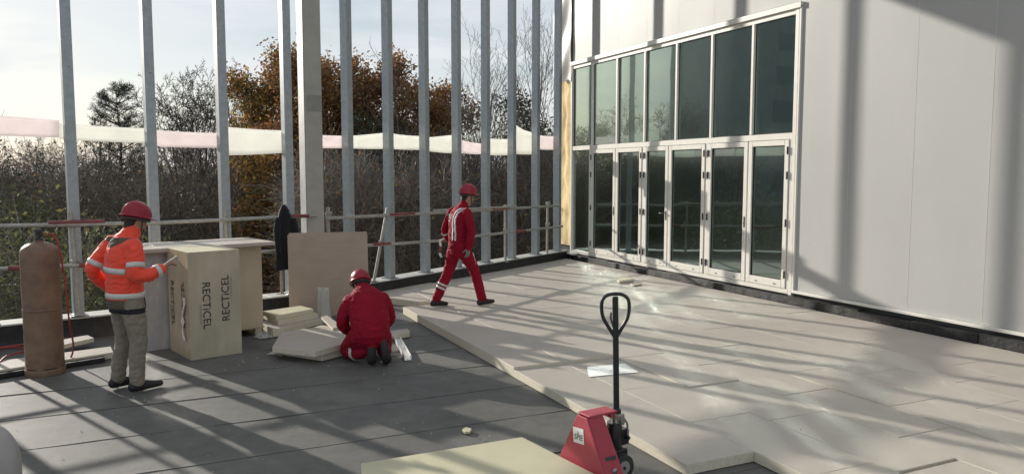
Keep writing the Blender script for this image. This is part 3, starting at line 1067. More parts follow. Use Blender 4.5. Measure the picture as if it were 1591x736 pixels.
pk1 = thing('insulation_pack', 'film wrapped pack of insulation boards lettered RECTiCEL standing on end', 'board pack', C0, ROT_P)
nb = 9
for k in range(nb):
    # boards stand side by side inside the wrap
    y0, y1 = pd * k / nb + 0.001, pd * (k + 1) / nb - 0.001
    MB().box(0.006, pw - 0.006, y0 + (0.006 if k == 0 else 0), y1 - (0.006 if k == nb - 1 else 0), 0.004, ph - 0.004 + random.uniform(-0.003, 0.003), c=0.003).build('board', 'board_yellow', pk1)
# wrap: shrink film hugging the boards, slightly bulging
def wrap_face(p0, du, dv, nrm, nu, nv, amp, seed):
    mb = MB()
    p0, du, dv, nrm = Vector(p0), Vector(du), Vector(dv), Vector(nrm)
    def fn(a, b):
        e = min(1, 12 * min(a, 1 - a)) * min(1, 12 * min(b, 1 - b))
        h = noise.noise(Vector((a * 3, b * 5, seed))) + 0.5 * noise.noise(Vector((a * 9, b * 12, seed + 4)))
        return p0 + du * a + dv * b + nrm * (amp * h * e)
    mb.grid(fn, nu, nv)
    return mb
wrap_face((0, 0, 0), (pw, 0, 0), (0, 0, ph), (0, -1, 0), 16, 30, 0.002, 1).build('wrap_front', 'pack_face', pk1)
wrap_face((0, pd, 0), (0, -pd, 0), (0, 0, ph), (-1, 0, 0), 18, 30, 0.003, 2).build('wrap_side', 'pack_side', pk1)
wrap_face((pw, 0, 0), (0, pd, 0), (0, 0, ph), (1, 0, 0), 12, 16, 0.003, 3).build('wrap_side', 'pack_side', pk1)
wrap_face((0, 0, ph), (pw, 0, 0), (0, pd, 0), (0, 0, 1), 14, 16, 0.004, 5).build('wrap_top', 'board_yellow', pk1)
def letter(me, parent, M, pos, scale):
    o = link('lettering', me, parent)
    o.matrix_local = Matrix.Translation(pos) @ M @ Matrix.Scale(scale, 4)
    return o
sc_w = 0.52 / ww
letter(word, pk1, M_down, (0.185, -0.0045, 0.60), sc_w)
letter(sub, pk1, M_down, (0.125, -0.0045, 0.50), 1.0)
letter(word, pk1, M_up, (0.405, -0.0045, 0.66), sc_w)
letter(sub, pk1, M_up, (0.465, -0.0045, 0.78), 1.0)
letter(word, pk1, M_side, (-0.0055, 0.56, 0.58), sc_w)
letter(sub, pk1, M_side, (-0.0055, 0.63, 0.50), 1.0)
letter(word, pk1, M_side_up, (-0.0055, 0.19, 0.60), sc_w)
letter(sub, pk1, M_side_up, (-0.0055, 0.12, 0.70), 1.0)
mb = MB()
mb.grid(lambda a, b: (-0.012 - 0.02 * abs(math.sin(a * 7 + b)), 0.10 + 0.055 * b + 0.05 * math.sin(a * 4.2) + 0.03 * noise.noise(Vector((a * 6, b, 2))), 0.20 + 0.50 * a + 0.02 * noise.noise(Vector((a * 9, b * 3, 7)))), 18, 4)
o = mb.build('torn_label', 'paper', pk1)
o.modifiers.new('thickness', 'SOLIDIFY').thickness = 0.001

# pallet and the pale pack behind
pal = thing('pallet', 'wooden pallet under the pale pack of boards', 'pallet', loc_p(0.46, 0.80), ROT_P)
for x in (0.0, 0.30, 0.60):
    for y in (0.0, 0.33, 0.62):
        MB().box(x + 0.005, x + 0.095, y, y + 0.09, 0.022, 0.095, c=0.003).build('block', 'ply_pale', pal)
for x in (0.0, 0.3, 0.6):
    MB().box(x, x + 0.10, -0.01, 0.72, 0.0, 0.02, c=0.002).build('bottom_board', 'ply_pale', pal)
for y in (-0.01, 0.15, 0.31, 0.47, 0.63):
    MB().box(-0.01, 0.72, y, y + 0.10, 0.097, 0.117, c=0.002).build('deck_board', 'ply_pale', pal)
pk2 = thing('insulation_pack', 'pale pack of boards on a pallet behind the lettered pack', 'board pack', loc_p(0.475, 0.80, 0.118), ROT_P)
for k in range(17):
    z0 = k * 0.0605
    MB().box(0.0 + random.uniform(0, 0.004), 0.69, 0.0 + random.uniform(0, 0.004), 0.70, z0, z0 + 0.0600, c=0.002).build('board', 'pack_pale', pk2)
wrap_face((-0.004, -0.004, 0.0), (0.70, 0, 0), (0, 0, 1.035), (0, -1, 0), 14, 24, 0.003, 8).build('wrap_front', 'pack_pale', pk2)
pk3 = thing('insulation_pack', 'pack of boards in crinkled grey stretch film behind the lettered pack', 'board pack', loc_p(-0.25, 0.78), ROT_P)
MB().box(0.008, 0.692, 0.008, 0.70, 0.002, 1.135, c=0.01).build('board_core', 'pack_pale', pk3)
wrap_face((0, 0, 0), (0.70, 0, 0), (0, 0, 1.14), (0, -1, 0), 20, 40, 0.010, 11).build('wrap_front', 'film_grey', pk3)
wrap_face((0, 0.71, 0), (0, -0.71, 0), (0, 0, 1.14), (-1, 0, 0), 20, 40, 0.010, 12).build('wrap_side', 'film_grey', pk3)
# loose boards laid across the packs
lid = thing('lid_board', 'wide pale board laid flat across the tops of the packs', 'board', loc_p(0.5, 1.12, 1.160), ROT_P)
MB().box(-0.86, 0.80, -0.46, 0.42, 0.0, 0.045, c=0.004).build('board', 'board_face', lid)
lid2 = thing('timber_batten', 'brown timber batten lying under the wide pale board', 'batten', loc_p(-0.26, 0.70, 1.142), ROT_P)
MB().box(0.0, 0.60, 0.0, 0.12, 0.0, 0.016, c=0.002).build('batten', 'ply', lid2)
fl = thing('film_scrap', 'crumpled clear film heaped on the wide pale board', 'plastic film', loc_p(-0.20, 1.02, 1.206), ROT_P)
mb = MB()
mb.grid(lambda a, b: (a * 0.55, b * 0.35, 0.003 + 0.035 * abs(noise.noise(Vector((a * 7, b * 6, 3)))) * math.sin(a * 3.14) * math.sin(b * 3.14)), 30, 20, smooth=False)
mb.build('film', 'plastic_clear', fl)

# ------------------------------------------------------------------ gas cylinder with hose
gc = at(71, 579)
gas = thing('gas_cylinder', 'tall brown gas cylinder with red hose standing on the roof', 'gas cylinder', gc)
gr = 0.178
prof = [(gr * 0.99, 0.075), (gr, 0.09)] + [(gr, 0.09 + 1.17 * k / 8) for k in range(1, 9)] + [(gr * math.cos(a), 1.26 + 0.115 * math.sin(a)) for a in [R(x) for x in (12, 25, 38, 50, 62, 72)]] + [(0.045, 1.374), (0.045, 1.385)]
MB().lathe(prof, 40).build('body', 'cylinder_paint', gas)
MB().lathe([(gr * 0.80, 0.0), (gr * 1.04, 0.0), (gr * 1.05, 0.005), (gr * 1.05, 0.062), (gr * 1.04, 0.066), (gr * 0.80, 0.066)], 40).build('foot_ring', 'cylinder_paint', gas)
for k in range(6):
    a = k * math.pi / 3 + 0.3
    MB().box(-0.035, 0.035, -0.006, 0.006, 0.0665, 0.09, M=Matrix.Rotation(a, 4, 'Z') @ Matrix.Translation((0, gr * 0.97, 0)), c=0.002).build('bracket', 'cylinder_paint', gas)
MB().lathe([(gr + 0.001, 0.665), (gr + 0.004, 0.67), (gr + 0.004, 0.685), (gr + 0.001, 0.69)], 40, cap=False).build('weld_band', 'cylinder_paint', gas)
v = MB().lathe([(0.035, 1.385), (0.035, 1.41), (0.022, 1.415), (0.022, 1.46), (0.034, 1.465), (0.034, 1.50), (0.02, 1.505)], 14)
v.tube([(0, 0, 1.44), (0.07, -0.01, 1.44)], 0.015, 8)
v.build('valve', 'hinge_dark', gas)
rg = MB().tube([(0.06, -0.01, 1.44), (0.09, -0.01, 1.44), (0.12, -0.01, 1.45)], [0.016, 0.032, 0.026], 12)
rg.tube([(0.075, -0.03, 1.46), (0.09, -0.05, 1.47)], 0.012, 8)
rg.build('regulator', 'brass', gas)
def catmull(pts, n=8):
    pts = [Vector(p) for p in pts]
    out = []
    for i in range(len(pts) - 1):
        p0, p1, p2, p3 = pts[max(i - 1, 0)], pts[i], pts[i + 1], pts[min(i + 2, len(pts) - 1)]
        for k in range(n):
            t = k / n
            out.append(0.5 * ((2 * p1) + (p2 - p0) * t + (2 * p0 - 5 * p1 + 4 * p2 - p3) * t * t + (3 * p1 - p0 - 3 * p2 + p3) * t ** 3))
    out.append(pts[-1])
    return out
hp = [(0.12, -0.01, 1.45), (0.17, 0.0, 1.43), (0.20, 0.02, 1.25), (0.225, 0.04, 0.95), (0.235, 0.05, 0.65), (0.21, 0.12, 0.45), (0.15, 0.26, 0.25), (0.05, 0.38, 0.08), (-0.1, 0.45, 0.015)]
fl1 = [(p - gc) + Vector((0, 0, 0.012)) for p in (at(30, 541), at(-30, 548))]
MB().tube(catmull(hp + [tuple(p) for p in fl1]), 0.0095, 8).build('hose', 'hose_red', gas)
hs = thing('gas_hose', 'red rubber hose looping over the boards behind the gas cylinder', 'hose', at(60, 548))
pts = [at(-40, 556), at(20, 549), at(70, 541), at(110, 537), at(126, 540), at(118, 546), at(80, 552), at(30, 560), at(6, 569), at(-20, 590)]
zz_ = [0.09] * 9 + [0.012]
MB().tube(catmull([p - at(60, 548) + Vector((0, 0, z)) for p, z in zip(pts, zz_)]), 0.0095, 8).build('hose', 'hose_red', hs)
hs2 = thing('gas_hose', 'red rubber hose lying on the roof in front of the black strip', 'hose', at(20, 582))
MB().tube(catmull([p - at(20, 582) + Vector((0, 0, 0.011)) for p in (at(-50, 600), at(-10, 589), at(25, 580), at(45, 573))]), 0.0095, 8).build('hose', 'hose_red', hs2)

# ------------------------------------------------------------------ loose boards, offcuts, strips
def slab(name, label, cat, corners, z0, z1, mats, side=None, group=None):
    c = sum((Vector((p.x, p.y, 0)) for p in corners), Vector()) / len(corners)
    t = thing(name, label, cat, (c.x, c.y, z0), 0, group)
    mb = MB()
    mb.prism([(p.x - c.x, p.y - c.y) for p in corners], 0, z1 - z0, 0, 1 if side else None)
    mb.build('slab', [mats] + ([side] if side else []), t, bevel=0.003)
    return t
def pts(zv, *pp):
    return [at(x, y, zv) for x, y in pp]
slab('insulation_board', 'long pale board lying by the left parapet behind the gas cylinder', 'board', pts(0.08, (-60, 567), (172, 537), (176, 546), (-60, 583)), 0.006, 0.075, 'board_face', 'board_foam')
slab('board_offcut', 'small pale board offcut resting on the long board behind the gas cylinder', 'board offcut', pts(0.13, (84, 529), (136, 519), (146, 524), (96, 535)), 0.0765, 0.125, 'board_face', 'board_foam')
slab('felt_strip', 'black strip of rolled felt lying in front of the gas cylinder boards', 'felt strip', pts(0.04, (-60, 582), (160, 551), (163, 557), (-60, 592)), 0.006, 0.055, 'bitumen_black')
# two yellow boards
slab('insulation_board', 'lower of two short yellow boards stacked beside the pale pack', 'board', pts(0.15, (409, 488), (470, 479), (494, 487), (432, 499)), 0.092, 0.150, 'board_yellow', 'board_foam')
slab('insulation_board', 'upper of two short yellow boards stacked beside the pale pack', 'board', pts(0.21, (408, 483), (467, 474.5), (487, 479.5), (429, 490)), 0.151, 0.210, 'board_yellow', 'board_foam')
slab('insulation_board', 'grey board at the bottom of the stack beside the pale pack', 'board', pts(0.09, (405, 500), (470, 484), (500, 494), (424, 512)), 0.006, 0.091, 'board_face', 'board_foam')
slab('insulation_board', 'long narrow board lying between the yellow boards and the cut board', 'board', pts(0.07, (418, 509), (497, 489), (500, 494), (424, 516)), 0.006, 0.068, 'board_face', 'board_foam', None)
slab('insulation_board', 'bottom board under the board being cut by the kneeling worker', 'board', pts(0.09, (436, 521), (500, 504), (560, 512), (556, 535), (500, 549), (440, 540)), 0.006, 0.085, 'board_foam', 'board_foam')
slab('insulation_board', 'brown faced board in front of the kneeling worker', 'board', pts(0.16, (437, 514), (500, 505), (548, 513), (550, 528), (489, 544), (423, 537)), 0.0855, 0.150, 'board_face', 'board_foam')
slab('board_offcut', 'narrow board piece tilted against the brown board by the kneeling worker', 'board offcut', pts(0.17, (499, 493), (508, 490), (530, 506), (517, 511)), 0.151, 0.178, 'board_face', 'board_foam')
slab('board_offcut', 'pale board offcut right of the kneeling worker', 'board offcut', pts(0.08, (596, 513), (634, 509), (637, 514), (600, 520)), 0.006, 0.070, 'board_face', 'board_foam')
slab('insulation_board', 'flat board under the plywood sheet behind the kneeling worker', 'board', pts(0.06, (520, 500), (572, 494), (600, 497), (545, 505)), 0.006, 0.06, 'board_face', 'board_foam')
# aluminium angle
pr = thing('metal_profile', 'short shiny metal channel lying beside the kneeling worker', 'metal profile', at(621, 540))
a0, a1 = at(613, 521) - at(621, 540), at(634, 560) - at(621, 540)
dd = (a1 - a0).normalized()
nn = Vector((-dd.y, dd.x, 0))
mb = MB()
ln = (a1 - a0).length
Mx = Matrix.Translation(a0) @ Matrix.Rotation(math.atan2(dd.y, dd.x), 4, 'Z')
for q in ((0, ln, -0.04, 0.04, 0.006, 0.010), (0, ln, -0.04, -0.036, 0.0105, 0.055), (0, ln, 0.036, 0.04, 0.0105, 0.055)):
    mb.box(*q, M=Mx)
mb.build('channel', 'metal_and_glare', pr)
# small offcuts on the boards near the doors
slab('board_offcut', 'small yellow offcut lying on the boards near the glass doors', 'board offcut', pts(0.12, (957, 434), (980, 431), (985, 434.5), (962, 437.5)), 0.0935, 0.135, 'board_yellow', 'board_foam')
slab('board_offcut', 'brown sliver of board lying right of the yellow offcut near the doors', 'board offcut', pts(0.10, (979, 441.5), (993, 439.5), (998, 441.5), (984, 444)), 0.0935, 0.112, 'ply', 'board_foam')
slab('foam_lump', 'pale foam lump on the dark roof left of the pallet truck', 'foam lump', pts(0.02, (718, 667), (724, 663.5), (733, 666), (730, 671), (722, 671)), 0.006, 0.026, 'board_yellow')

# leaning sheet
b0, b1 = at(450, 494), at(574, 487)
lean = thing('plywood_sheet', 'square brown sheet leaning upright behind the kneeling worker', 'sheet', (b0 + b1) / 2, math.atan2((b1 - b0).y, (b1 - b0).x))
wl = (b1 - b0).length
M = Matrix.Rotation(R(-5.5), 4, 'X')
mb = MB()
rc = 0.04
prof2 = [(-wl / 2, 0), (wl / 2, 0), (wl / 2, 1.19), (wl / 2 - rc * 0.3, 1.215), (-wl / 2 + 0.01, 1.22), (-wl / 2, 1.21)]
mb.prism(prof2, -0.012, 0.012, M=M @ Matrix.Rotation(R(90), 4, 'X'))
mb.build('sheet', 'ply', lean, bevel=0.003)

# black coat on the rail
cb = on_rail(445, 418, 0.27)
coat = thing('coat', 'black coat hanging from the scaffold rail by the column', 'coat', cb, R(35))
mb = MB()
rows = [(0.00, 0.150, 0.06), (0.10, 0.152, 0.07), (0.28, 0.145, 0.075), (0.45, 0.135, 0.08), (0.62, 0.118, 0.085), (0.74, 0.10, 0.085), (0.83, 0.075, 0.07), (0.90, 0.045, 0.05), (0.935, 0.02, 0.025)]
n = 28
vs = []
for z, w, d in rows:
    for k in range(n):
        a = 2 * math.pi * k / n
        f = 1 + (0.13 * math.sin(5 * a + 2) + 0.08 * math.sin(9 * a + z * 4)) * (1 - z / 1.1)
        vs.append((w * math.cos(a) * f + 0.015 * math.sin(z * 5), d * math.sin(a) * f, z + 0.012 * math.sin(3 * a) * (z < 0.05)))
fs = [(i * n + k, i * n + (k + 1) % n, (i + 1) * n + (k + 1) % n, (i + 1) * n + k) for i in range(len(rows) - 1) for k in range(n)]
fs += [tuple(range(n - 1, -1, -1)), tuple((len(rows) - 1) * n + k for k in range(n))]
mb.add(vs, fs, 0, True)
mb.build('body', 'coat', coat)
MB().tube([(-0.10, -0.04, 0.74), (-0.135, -0.05, 0.6), (-0.14, -0.06, 0.4), (-0.12, -0.06, 0.22)], [0.05, 0.052, 0.045, 0.04], 12).build('sleeve', 'coat', coat)
MB().tube([(0.09, -0.04, 0.74), (0.125, -0.05, 0.6), (0.13, -0.06, 0.4), (0.12, -0.06, 0.24)], [0.05, 0.052, 0.045, 0.04], 12).build('sleeve', 'coat', coat)
MB().tube([(-0.02, -0.05, 0.86), (0.0, -0.07, 0.80), (0.02, -0.05, 0.86)], [0.03, 0.04, 0.03], 10).build('hood', 'coat', coat)

# upright roll of clear film
rp = at(503, 500)
roll = thing('film_roll', 'upright roll of clear plastic film in front of the leaning sheet', 'film roll', rp)
mb = MB()
n = 36
prof3 = [(0.115, 0.0), (0.105, 0.05), (0.09, 0.12), (0.082, 0.25), (0.078, 0.40), (0.076, 0.47), (0.060, 0.475), (0.03, 0.47)]
vs = []
for r_, z in prof3:
    for k in range(n):
        a = 2 * math.pi * k / n
        f = 1 + (0.05 * math.sin(7 * a) + 0.05 * math.sin(11 * a + 1)) * (1.2 - z)
        vs.append((r_ * f * math.cos(a), r_ * f * math.sin(a), z + (0.012 * math.sin(5 * a) if z > 0.4 else 0)))
fs = [(i * n + k, i * n + (k + 1) % n, (i + 1) * n + (k + 1) % n, (i + 1) * n + k) for i in range(len(prof3) - 1) for k in range(n)]
mb.add(vs, fs, 0, True)
mb.build('film', 'plastic_clear', roll)
MB().lathe([(0.028, 0.0), (0.028, 0.49)], 14).build('core', 'pack_pale', roll)
# crumpled film under the cut boards
def crumple(label, cx, cy, w, h, amp, seed, z0=0.006):
    p = at(cx, cy)
    t = thing('plastic_film', label, 'plastic film', (p.x, p.y, z0), R(seed * 40 % 90))
    mb = MB()
    def fn(a, b):
        e = 0.85 + 0.25 * noise.noise(Vector((math.cos(a * 6.28) * 2, b * 3, seed)))
        x, y = (a - 0.5) * w * e, (b - 0.5) * h * e
        edge = math.sin(a * math.pi) * math.sin(b * math.pi)
        return (x, y, 0.002 + amp * abs(noise.noise(Vector((x * 9, y * 9, seed))) + 0.5 * noise.noise(Vector((x * 22, y * 22, seed)))) * (0.3 + edge))
    mb.grid(fn, 34, 26, smooth=False)
    mb.build('film', 'plastic_clear', t)
crumple('crumpled clear film by the left corner of the brown board', 419, 522, 0.42, 0.30, 0.10, 1)
crumple('crumpled clear film on the roof in front of the brown board', 440, 546, 0.50, 0.25, 0.06, 2)
# pale sack at the lower left edge
sp = at(-48, 772)
sack = thing('sack', 'pale rounded sack cut off by the lower left edge of the picture', 'sack', sp, R(20))
mb = MB()
mb.grid(lambda a, b: ((0.30 * math.cos(a * 6.2832)) * (max(0.0, 1 - b ** 3.5) ** 0.5 + 0.0) * (1 + 0.05 * noise.noise(Vector((math.cos(a * 6.28) * 3, math.sin(a * 6.28) * 3, b * 3)))), (0.26 * math.sin(a * 6.2832)) * (max(0.0, 1 - b ** 3.5) ** 0.5), 0.004 + 0.50 * b), 40, 24)
mb.build('bag', 'bag_white', sack)

# ------------------------------------------------------------------ pallet truck and its load
jl, jr = at(870, 705, 0.12), at(945, 745, 0.12)
jc = (jl + jr) / 2
jc.z = 0
ROT_J = math.atan2((jl - jr).y, (jl - jr).x) - math.pi / 2
jack = thing('pallet_truck', 'red hand pallet truck with black steering handle', 'pallet truck', jc, ROT_J)
hw = 0.262
tp = 0.055
mb = MB()
# tapered housing: load plate, two sloping cheeks, top plate
def plate(poly, t, mi=0):
    poly = [Vector(p) for p in poly]
    nrm = (poly[1] - poly[0]).cross(poly[2] - poly[0]).normalized() * t
    n_ = len(poly)
    vs_ = poly + [p + nrm for p in poly]
    fs_ = [tuple(range(n_ - 1, -1, -1)), tuple(range(n_, 2 * n_))] + [(i, (i + 1) % n_, n_ + (i + 1) % n_, n_ + i) for i in range(n_)]
    mb.add(vs_, fs_, mi)
plate([(0, -hw, 0.06), (0, -hw, 0.10), (0, -tp, 0.465), (0, tp, 0.465), (0, hw, 0.10), (0, hw, 0.06)], 0.012)
plate([(0.0005, -hw, 0.10), (0.155, -hw * 0.95, 0.10), (0.125, -tp, 0.465), (0.0005, -tp, 0.465)], -0.01)
plate([(0.0005, -hw, 0.06), (0.165, -hw * 0.95, 0.06), (0.155, -hw * 0.95, 0.099), (0.0005, -hw, 0.099)], -0.01)
plate([(0.0005, hw, 0.10), (0.0005, tp, 0.465), (0.125, tp, 0.465), (0.155, hw * 0.95, 0.10)], -0.01)
plate([(0.0005, hw, 0.06), (0.0005, hw, 0.099), (0.155, hw * 0.95, 0.099), (0.165, hw * 0.95, 0.06)], -0.01)
mb.build('housing', 'jack_red', jack, bevel=0.006)
mb = MB()
mb.box(0.0, 0.24, -tp - 0.008, tp + 0.008, 0.4665, 0.48, c=0.004)
mb.box(0.19, 0.24, -0.045, 0.045, 0.43, 0.4655, c=0.006)
mb.build('top_plate', 'jack_red', jack)
for y in (-0.18, 0.18):
    mb = MB()
    prof_f = [(-1.12, 0.055), (-1.0, 0.035), (0.0, 0.03), (0.0, 0.066), (-1.05, 0.066)]
    mb.prism(prof_f, -0.08, 0.08, M=Matrix.Translation((0, y, 0)) @ Matrix.Rotation(R(90), 4, 'X'))
    f = mb.build('fork', 'jack_red', jack, bevel=0.005)
    MB().tube([(-0.95, y - 0.06, 0.036), (-0.95, y + 0.06, 0.036)], 0.035, 16).build('roller', 'rubber', f)
# sticker with lettering
slope = math.atan2(hw - tp, 0.365)
stk = MB()
stk.box(-0.058, 0.058, -0.052, 0.052, 0, 0.0012)
nrm = Vector((-1, 0, 0))
so = stk.build('sticker', 'paper', jack)
Ms = Matrix(((0, 0, -1, 0), (-1, 0, 0, 0), (0, 1, 0, 0), (0, 0, 0, 1)))
so.matrix_local = Matrix.Translation((-0.0135, 0.035, 0.325)) @ Ms @ Matrix.Rotation(R(6), 4, 'Z')
tm = text_mesh('SPIE', 0.055, 'ink', shear=0.15)
to = link('lettering', tm, so, (0, -0.012, 0.002))
em = MB()
for k, (x, y) in enumerate([(0, 0.030), (-0.006, 0.022), (0.006, 0.022), (0.010, 0.014), (-0.010, 0.014), (0, 0.016)]):
    em.lathe([(0.0028, 0.0), (0.0028, 0.0006)], 8, M=Matrix.Translation((x, y, 0.0016)))
em.build('emblem', 'ink', so)
cheek = MB()
cheek.lathe([(0.022, 0), (0.022, 0.008), (0.012, 0.014)], 12, M=Matrix.Translation((0.080, -0.230, 0.150)) @ Matrix.Rotation(R(90), 4, 'X'))
cheek.build('bolt', 'jack_steel', jack)
pl2 = MB()
pl2.box(-0.045, 0.045, -0.012, 0.012, 0, 0.001)
po = pl2.build('name_plate', 'hinge_dark', jack)
po.matrix_local = Matrix.Translation((0.080, -0.190, 0.222)) @ Matrix.Rotation(math.pi / 2 - slope, 4, 'X')
# pump, steering wheels
sx = 0.265
pm_ = MB().lathe([(0.052, 0.15), (0.056, 0.16), (0.056, 0.34), (0.05, 0.36), (0.05, 0.38)], 18, M=Matrix.Translation((sx, 0, 0)))
pm_.box(sx - 0.07, sx + 0.08, -0.06, 0.06, 0.12, 0.20, c=0.01)
pm_.box(sx + 0.03, sx + 0.10, -0.05, 0.05, 0.22, 0.33, c=0.01)
pm_.tube([(sx + 0.06, -0.05, 0.28), (sx + 0.06, -0.085, 0.28)], 0.014, 10)
pm_.build('pump', 'jack_black', jack)
MB().lathe([(0.018, 0.38), (0.018, 0.43)], 12, M=Matrix.Translation((sx, 0, 0))).build('piston', 'jack_steel', jack)
pv = MB().box(sx - 0.01, sx + 0.06, -0.045, 0.045, 0.36, 0.44, c=0.008)
for y in (-0.052, 0.052):
    pv.tube([(sx + 0.03, y - 0.007, 0.40), (sx + 0.03, y + 0.007, 0.40)], 0.022, 12)
pv.tube([(sx + 0.07, -0.06, 0.29), (sx + 0.07, -0.055, 0.37), (sx + 0.04, -0.05, 0.42)], 0.007, 8)
pv.build('pivot_bracket', 'jack_steel', jack)
for y in (-0.085, 0.085):
    w = MB().tube([(sx, y - 0.026, 0.092), (sx, y - 0.022, 0.092), (sx, y + 0.022, 0.092), (sx, y + 0.026, 0.092)], [0.080, 0.088, 0.088, 0.080], 28)
    wo = w.build('wheel', 'rubber', jack)
    hb = MB().tube([(sx, y - 0.029, 0.092), (sx, y + 0.029, 0.092)], 0.048, 18)
    hb.build('hub', 'hub_grey', wo)
ax = MB().tube([(sx, -0.115, 0.092), (sx, 0.115, 0.092)], 0.013, 10)
ax.box(sx - 0.025, sx + 0.025, -0.05, 0.05, 0.07, 0.119, c=0.006)
ax.build('axle', 'jack_black', jack)
# handle: square bar with loop grip, swivelled to face the photographer
hd_ = MB()
hrot = Matrix.Translation((sx + 0.03, 0, 0)) @ Matrix.Rotation(-ROT_J, 4, 'Z')
lean_h = R(1.2)
Hm = hrot @ Matrix.Rotation(-lean_h, 4, 'Y')
hd_.box(-0.019, 0.019, -0.017, 0.017, 0.41, 1.245, M=Hm, c=0.004)
hd_.box(-0.03, 0.03, -0.026, 0.026, 0.40, 0.47, M=Hm, c=0.008)
hh = hd_.build('handle_bar', 'jack_black', jack)
lp = [(0.0, 0.955), (0.045, 1.03), (0.083, 1.10), (0.094, 1.17), (0.085, 1.225), (0.05, 1.255), (0.0, 1.262), (-0.05, 1.255), (-0.085, 1.225), (-0.094, 1.17), (-0.083, 1.10), (-0.045, 1.03)]
cl = catmull([(x, 0, z) for x, z in lp] + [(0.0, 0, 0.955)], 4)[:-1]
MB().tube([Hm @ p for p in cl], 0.0125, 10, closed=True).build('loop_grip', 'jack_black', jack)
MB().tube([Hm @ Vector(p) for p in ((-0.018, -0.02, 1.04), (-0.035, -0.02, 1.10), (-0.032, -0.02, 1.14))], 0.006, 8).build('release_lever', 'jack_black', jack)
# load: two boards on the forks
LA, LB = at(561, 719, 0.13), at(812, 678, 0.13)
ld = (LB - LA).normalized()
lw_ = (LB - LA).length
ln_ = Vector((ld.y, -ld.x, 0))
for k, (z0, z1, sh, lb) in enumerate([(0.068, 0.13, 0.0, 'yellow insulation board lying on the forks of the pallet truck')]):
    A_, B_ = LA + ln_ * sh, LB + ln_ * sh - ld * sh
    slab('insulation_board', lb, 'board', [at(561, 719, 0.13), at(811, 678, 0.13), at(941, 744, 0.13), at(1010, 782, 0.13), at(566, 800, 0.13)], z0, z1, 'board_yellow', 'board_foam')

# crumbs of foam strewn over the roof
rc_ = np.random.default_rng(5)
vs, qs = [], []
spots = [(200, 700, 240, 40, 60), (330, 640, 150, 50, 40), (560, 570, 120, 30, 60), (420, 560, 90, 20, 40), (700, 660, 120, 40, 40), (480, 530, 90, 20, 40), (150, 620, 120, 60, 30), (1150, 620, 260, 80, 10)]
for cx, cy, sx_, sy_, n in spots:
    for k in range(n):
        px, py = cx + rc_.normal() * sx_ * 0.6, cy + rc_.normal() * sy_ * 0.6
        if py < 505:
            continue
        p = at(px, py)
        onb = p.dot(V) > 3.25 and p.dot(U) > 4.1
        z = 0.112 if onb else 0.003
        s = 0.002 + 0.007 * rc_.random() ** 3
        b = len(vs)
        a = rc_.random() * 6.28
        for dx, dy, dz in ((1, 0, 0), (0, 1, 0), (-1, 0, 0), (0, -1, 0), (0.6, 0, 0.9), (0, 0.6, 0.7), (-0.6, 0, 0.8), (0, -0.6, 0.9)):
            x, y = dx * math.cos(a) - dy * math.sin(a) * 0.6, dx * math.sin(a) + dy * math.cos(a) * 0.6
            vs.append((p.x + x * s, p.y + y * s, z + dz * s))
        for q in ((0, 1, 5, 4), (1, 2, 6, 5), (2, 3, 7, 6), (3, 0, 4, 7), (4, 5, 6, 7)):
            qs.append([b + i for i in q])
cme = fastmesh('foam_crumbs', vs, qs, 'crumb')
put(link('foam_crumbs', cme), 'pale foam crumbs scattered over the dark roof', 'crumbs', kind='stuff')

# ------------------------------------------------------------------ people
def chain_mesh(pts, ref, n=16, caps=(1, 1)):
    P = [Vector(p[:3]) for p in pts]
    W = [p[3] for p in pts]
    D = [p[4] if len(p) > 4 else p[3] for p in pts]
    ref = Vector(ref)
    m = len(P)
    rings = []
    def ring(c, t, w, d):
        x = ref - t * ref.dot(t)
        if x.length < 1e-4:
            x = t.orthogonal()
        x.normalize()
        y = t.cross(x)
        return [c + x * w * math.cos(2 * math.pi * k / n) + y * d * math.sin(2 * math.pi * k / n) for k in range(n)]
    T = [((P[min(i + 1, m - 1)] - P[max(i - 1, 0)]).normalized()) for i in range(m)]
    e0, e1 = min(W[0], D[0]) * caps[0], min(W[-1], D[-1]) * caps[1]
    for a in (75, 50, 25):
        rings.append(ring(P[0] - T[0] * e0 * math.sin(R(a)), T[0], W[0] * math.cos(R(a)), D[0] * math.cos(R(a))))
    for i in range(m):
        rings.append(ring(P[i], T[i], W[i], D[i]))
    for a in (25, 50, 75):
        rings.append(ring(P[-1] + T[-1] * e1 * math.sin(R(a)), T[-1], W[-1] * math.cos(R(a)), D[-1] * math.cos(R(a))))
    vs = [p for r_ in rings for p in r_]
    q = len(rings)
    fs = [(i * n + k, i * n + (k + 1) % n, (i + 1) * n + (k + 1) % n, (i + 1) * n + k) for i in range(q - 1) for k in range(n)]
    fs += [tuple(range(n - 1, -1, -1)), tuple((q - 1) * n + k for k in range(n))]
    return vs, fs

def smooth_chain(pts, n=4):
    """catmull through the joint list with radii"""
    a = [list(p[:3]) + [p[3], p[4] if len(p) > 4 else p[3]] for p in pts]
    if len(a) < 3:
        return a
    A = np.array(a)
    out = []
    for i in range(len(A) - 1):
        p0, p1, p2, p3 = A[max(i - 1, 0)], A[i], A[i + 1], A[min(i + 2, len(A) - 1)]
        for k in range(n):
            t = k / n
            out.append(0.5 * ((2 * p1) + (p2 - p0) * t + (2 * p0 - 5 * p1 + 4 * p2 - p3) * t * t + (3 * p1 - p0 - 3 * p2 + p3) * t ** 3))
    out.append(A[-1])
    return [tuple(x) for x in out]

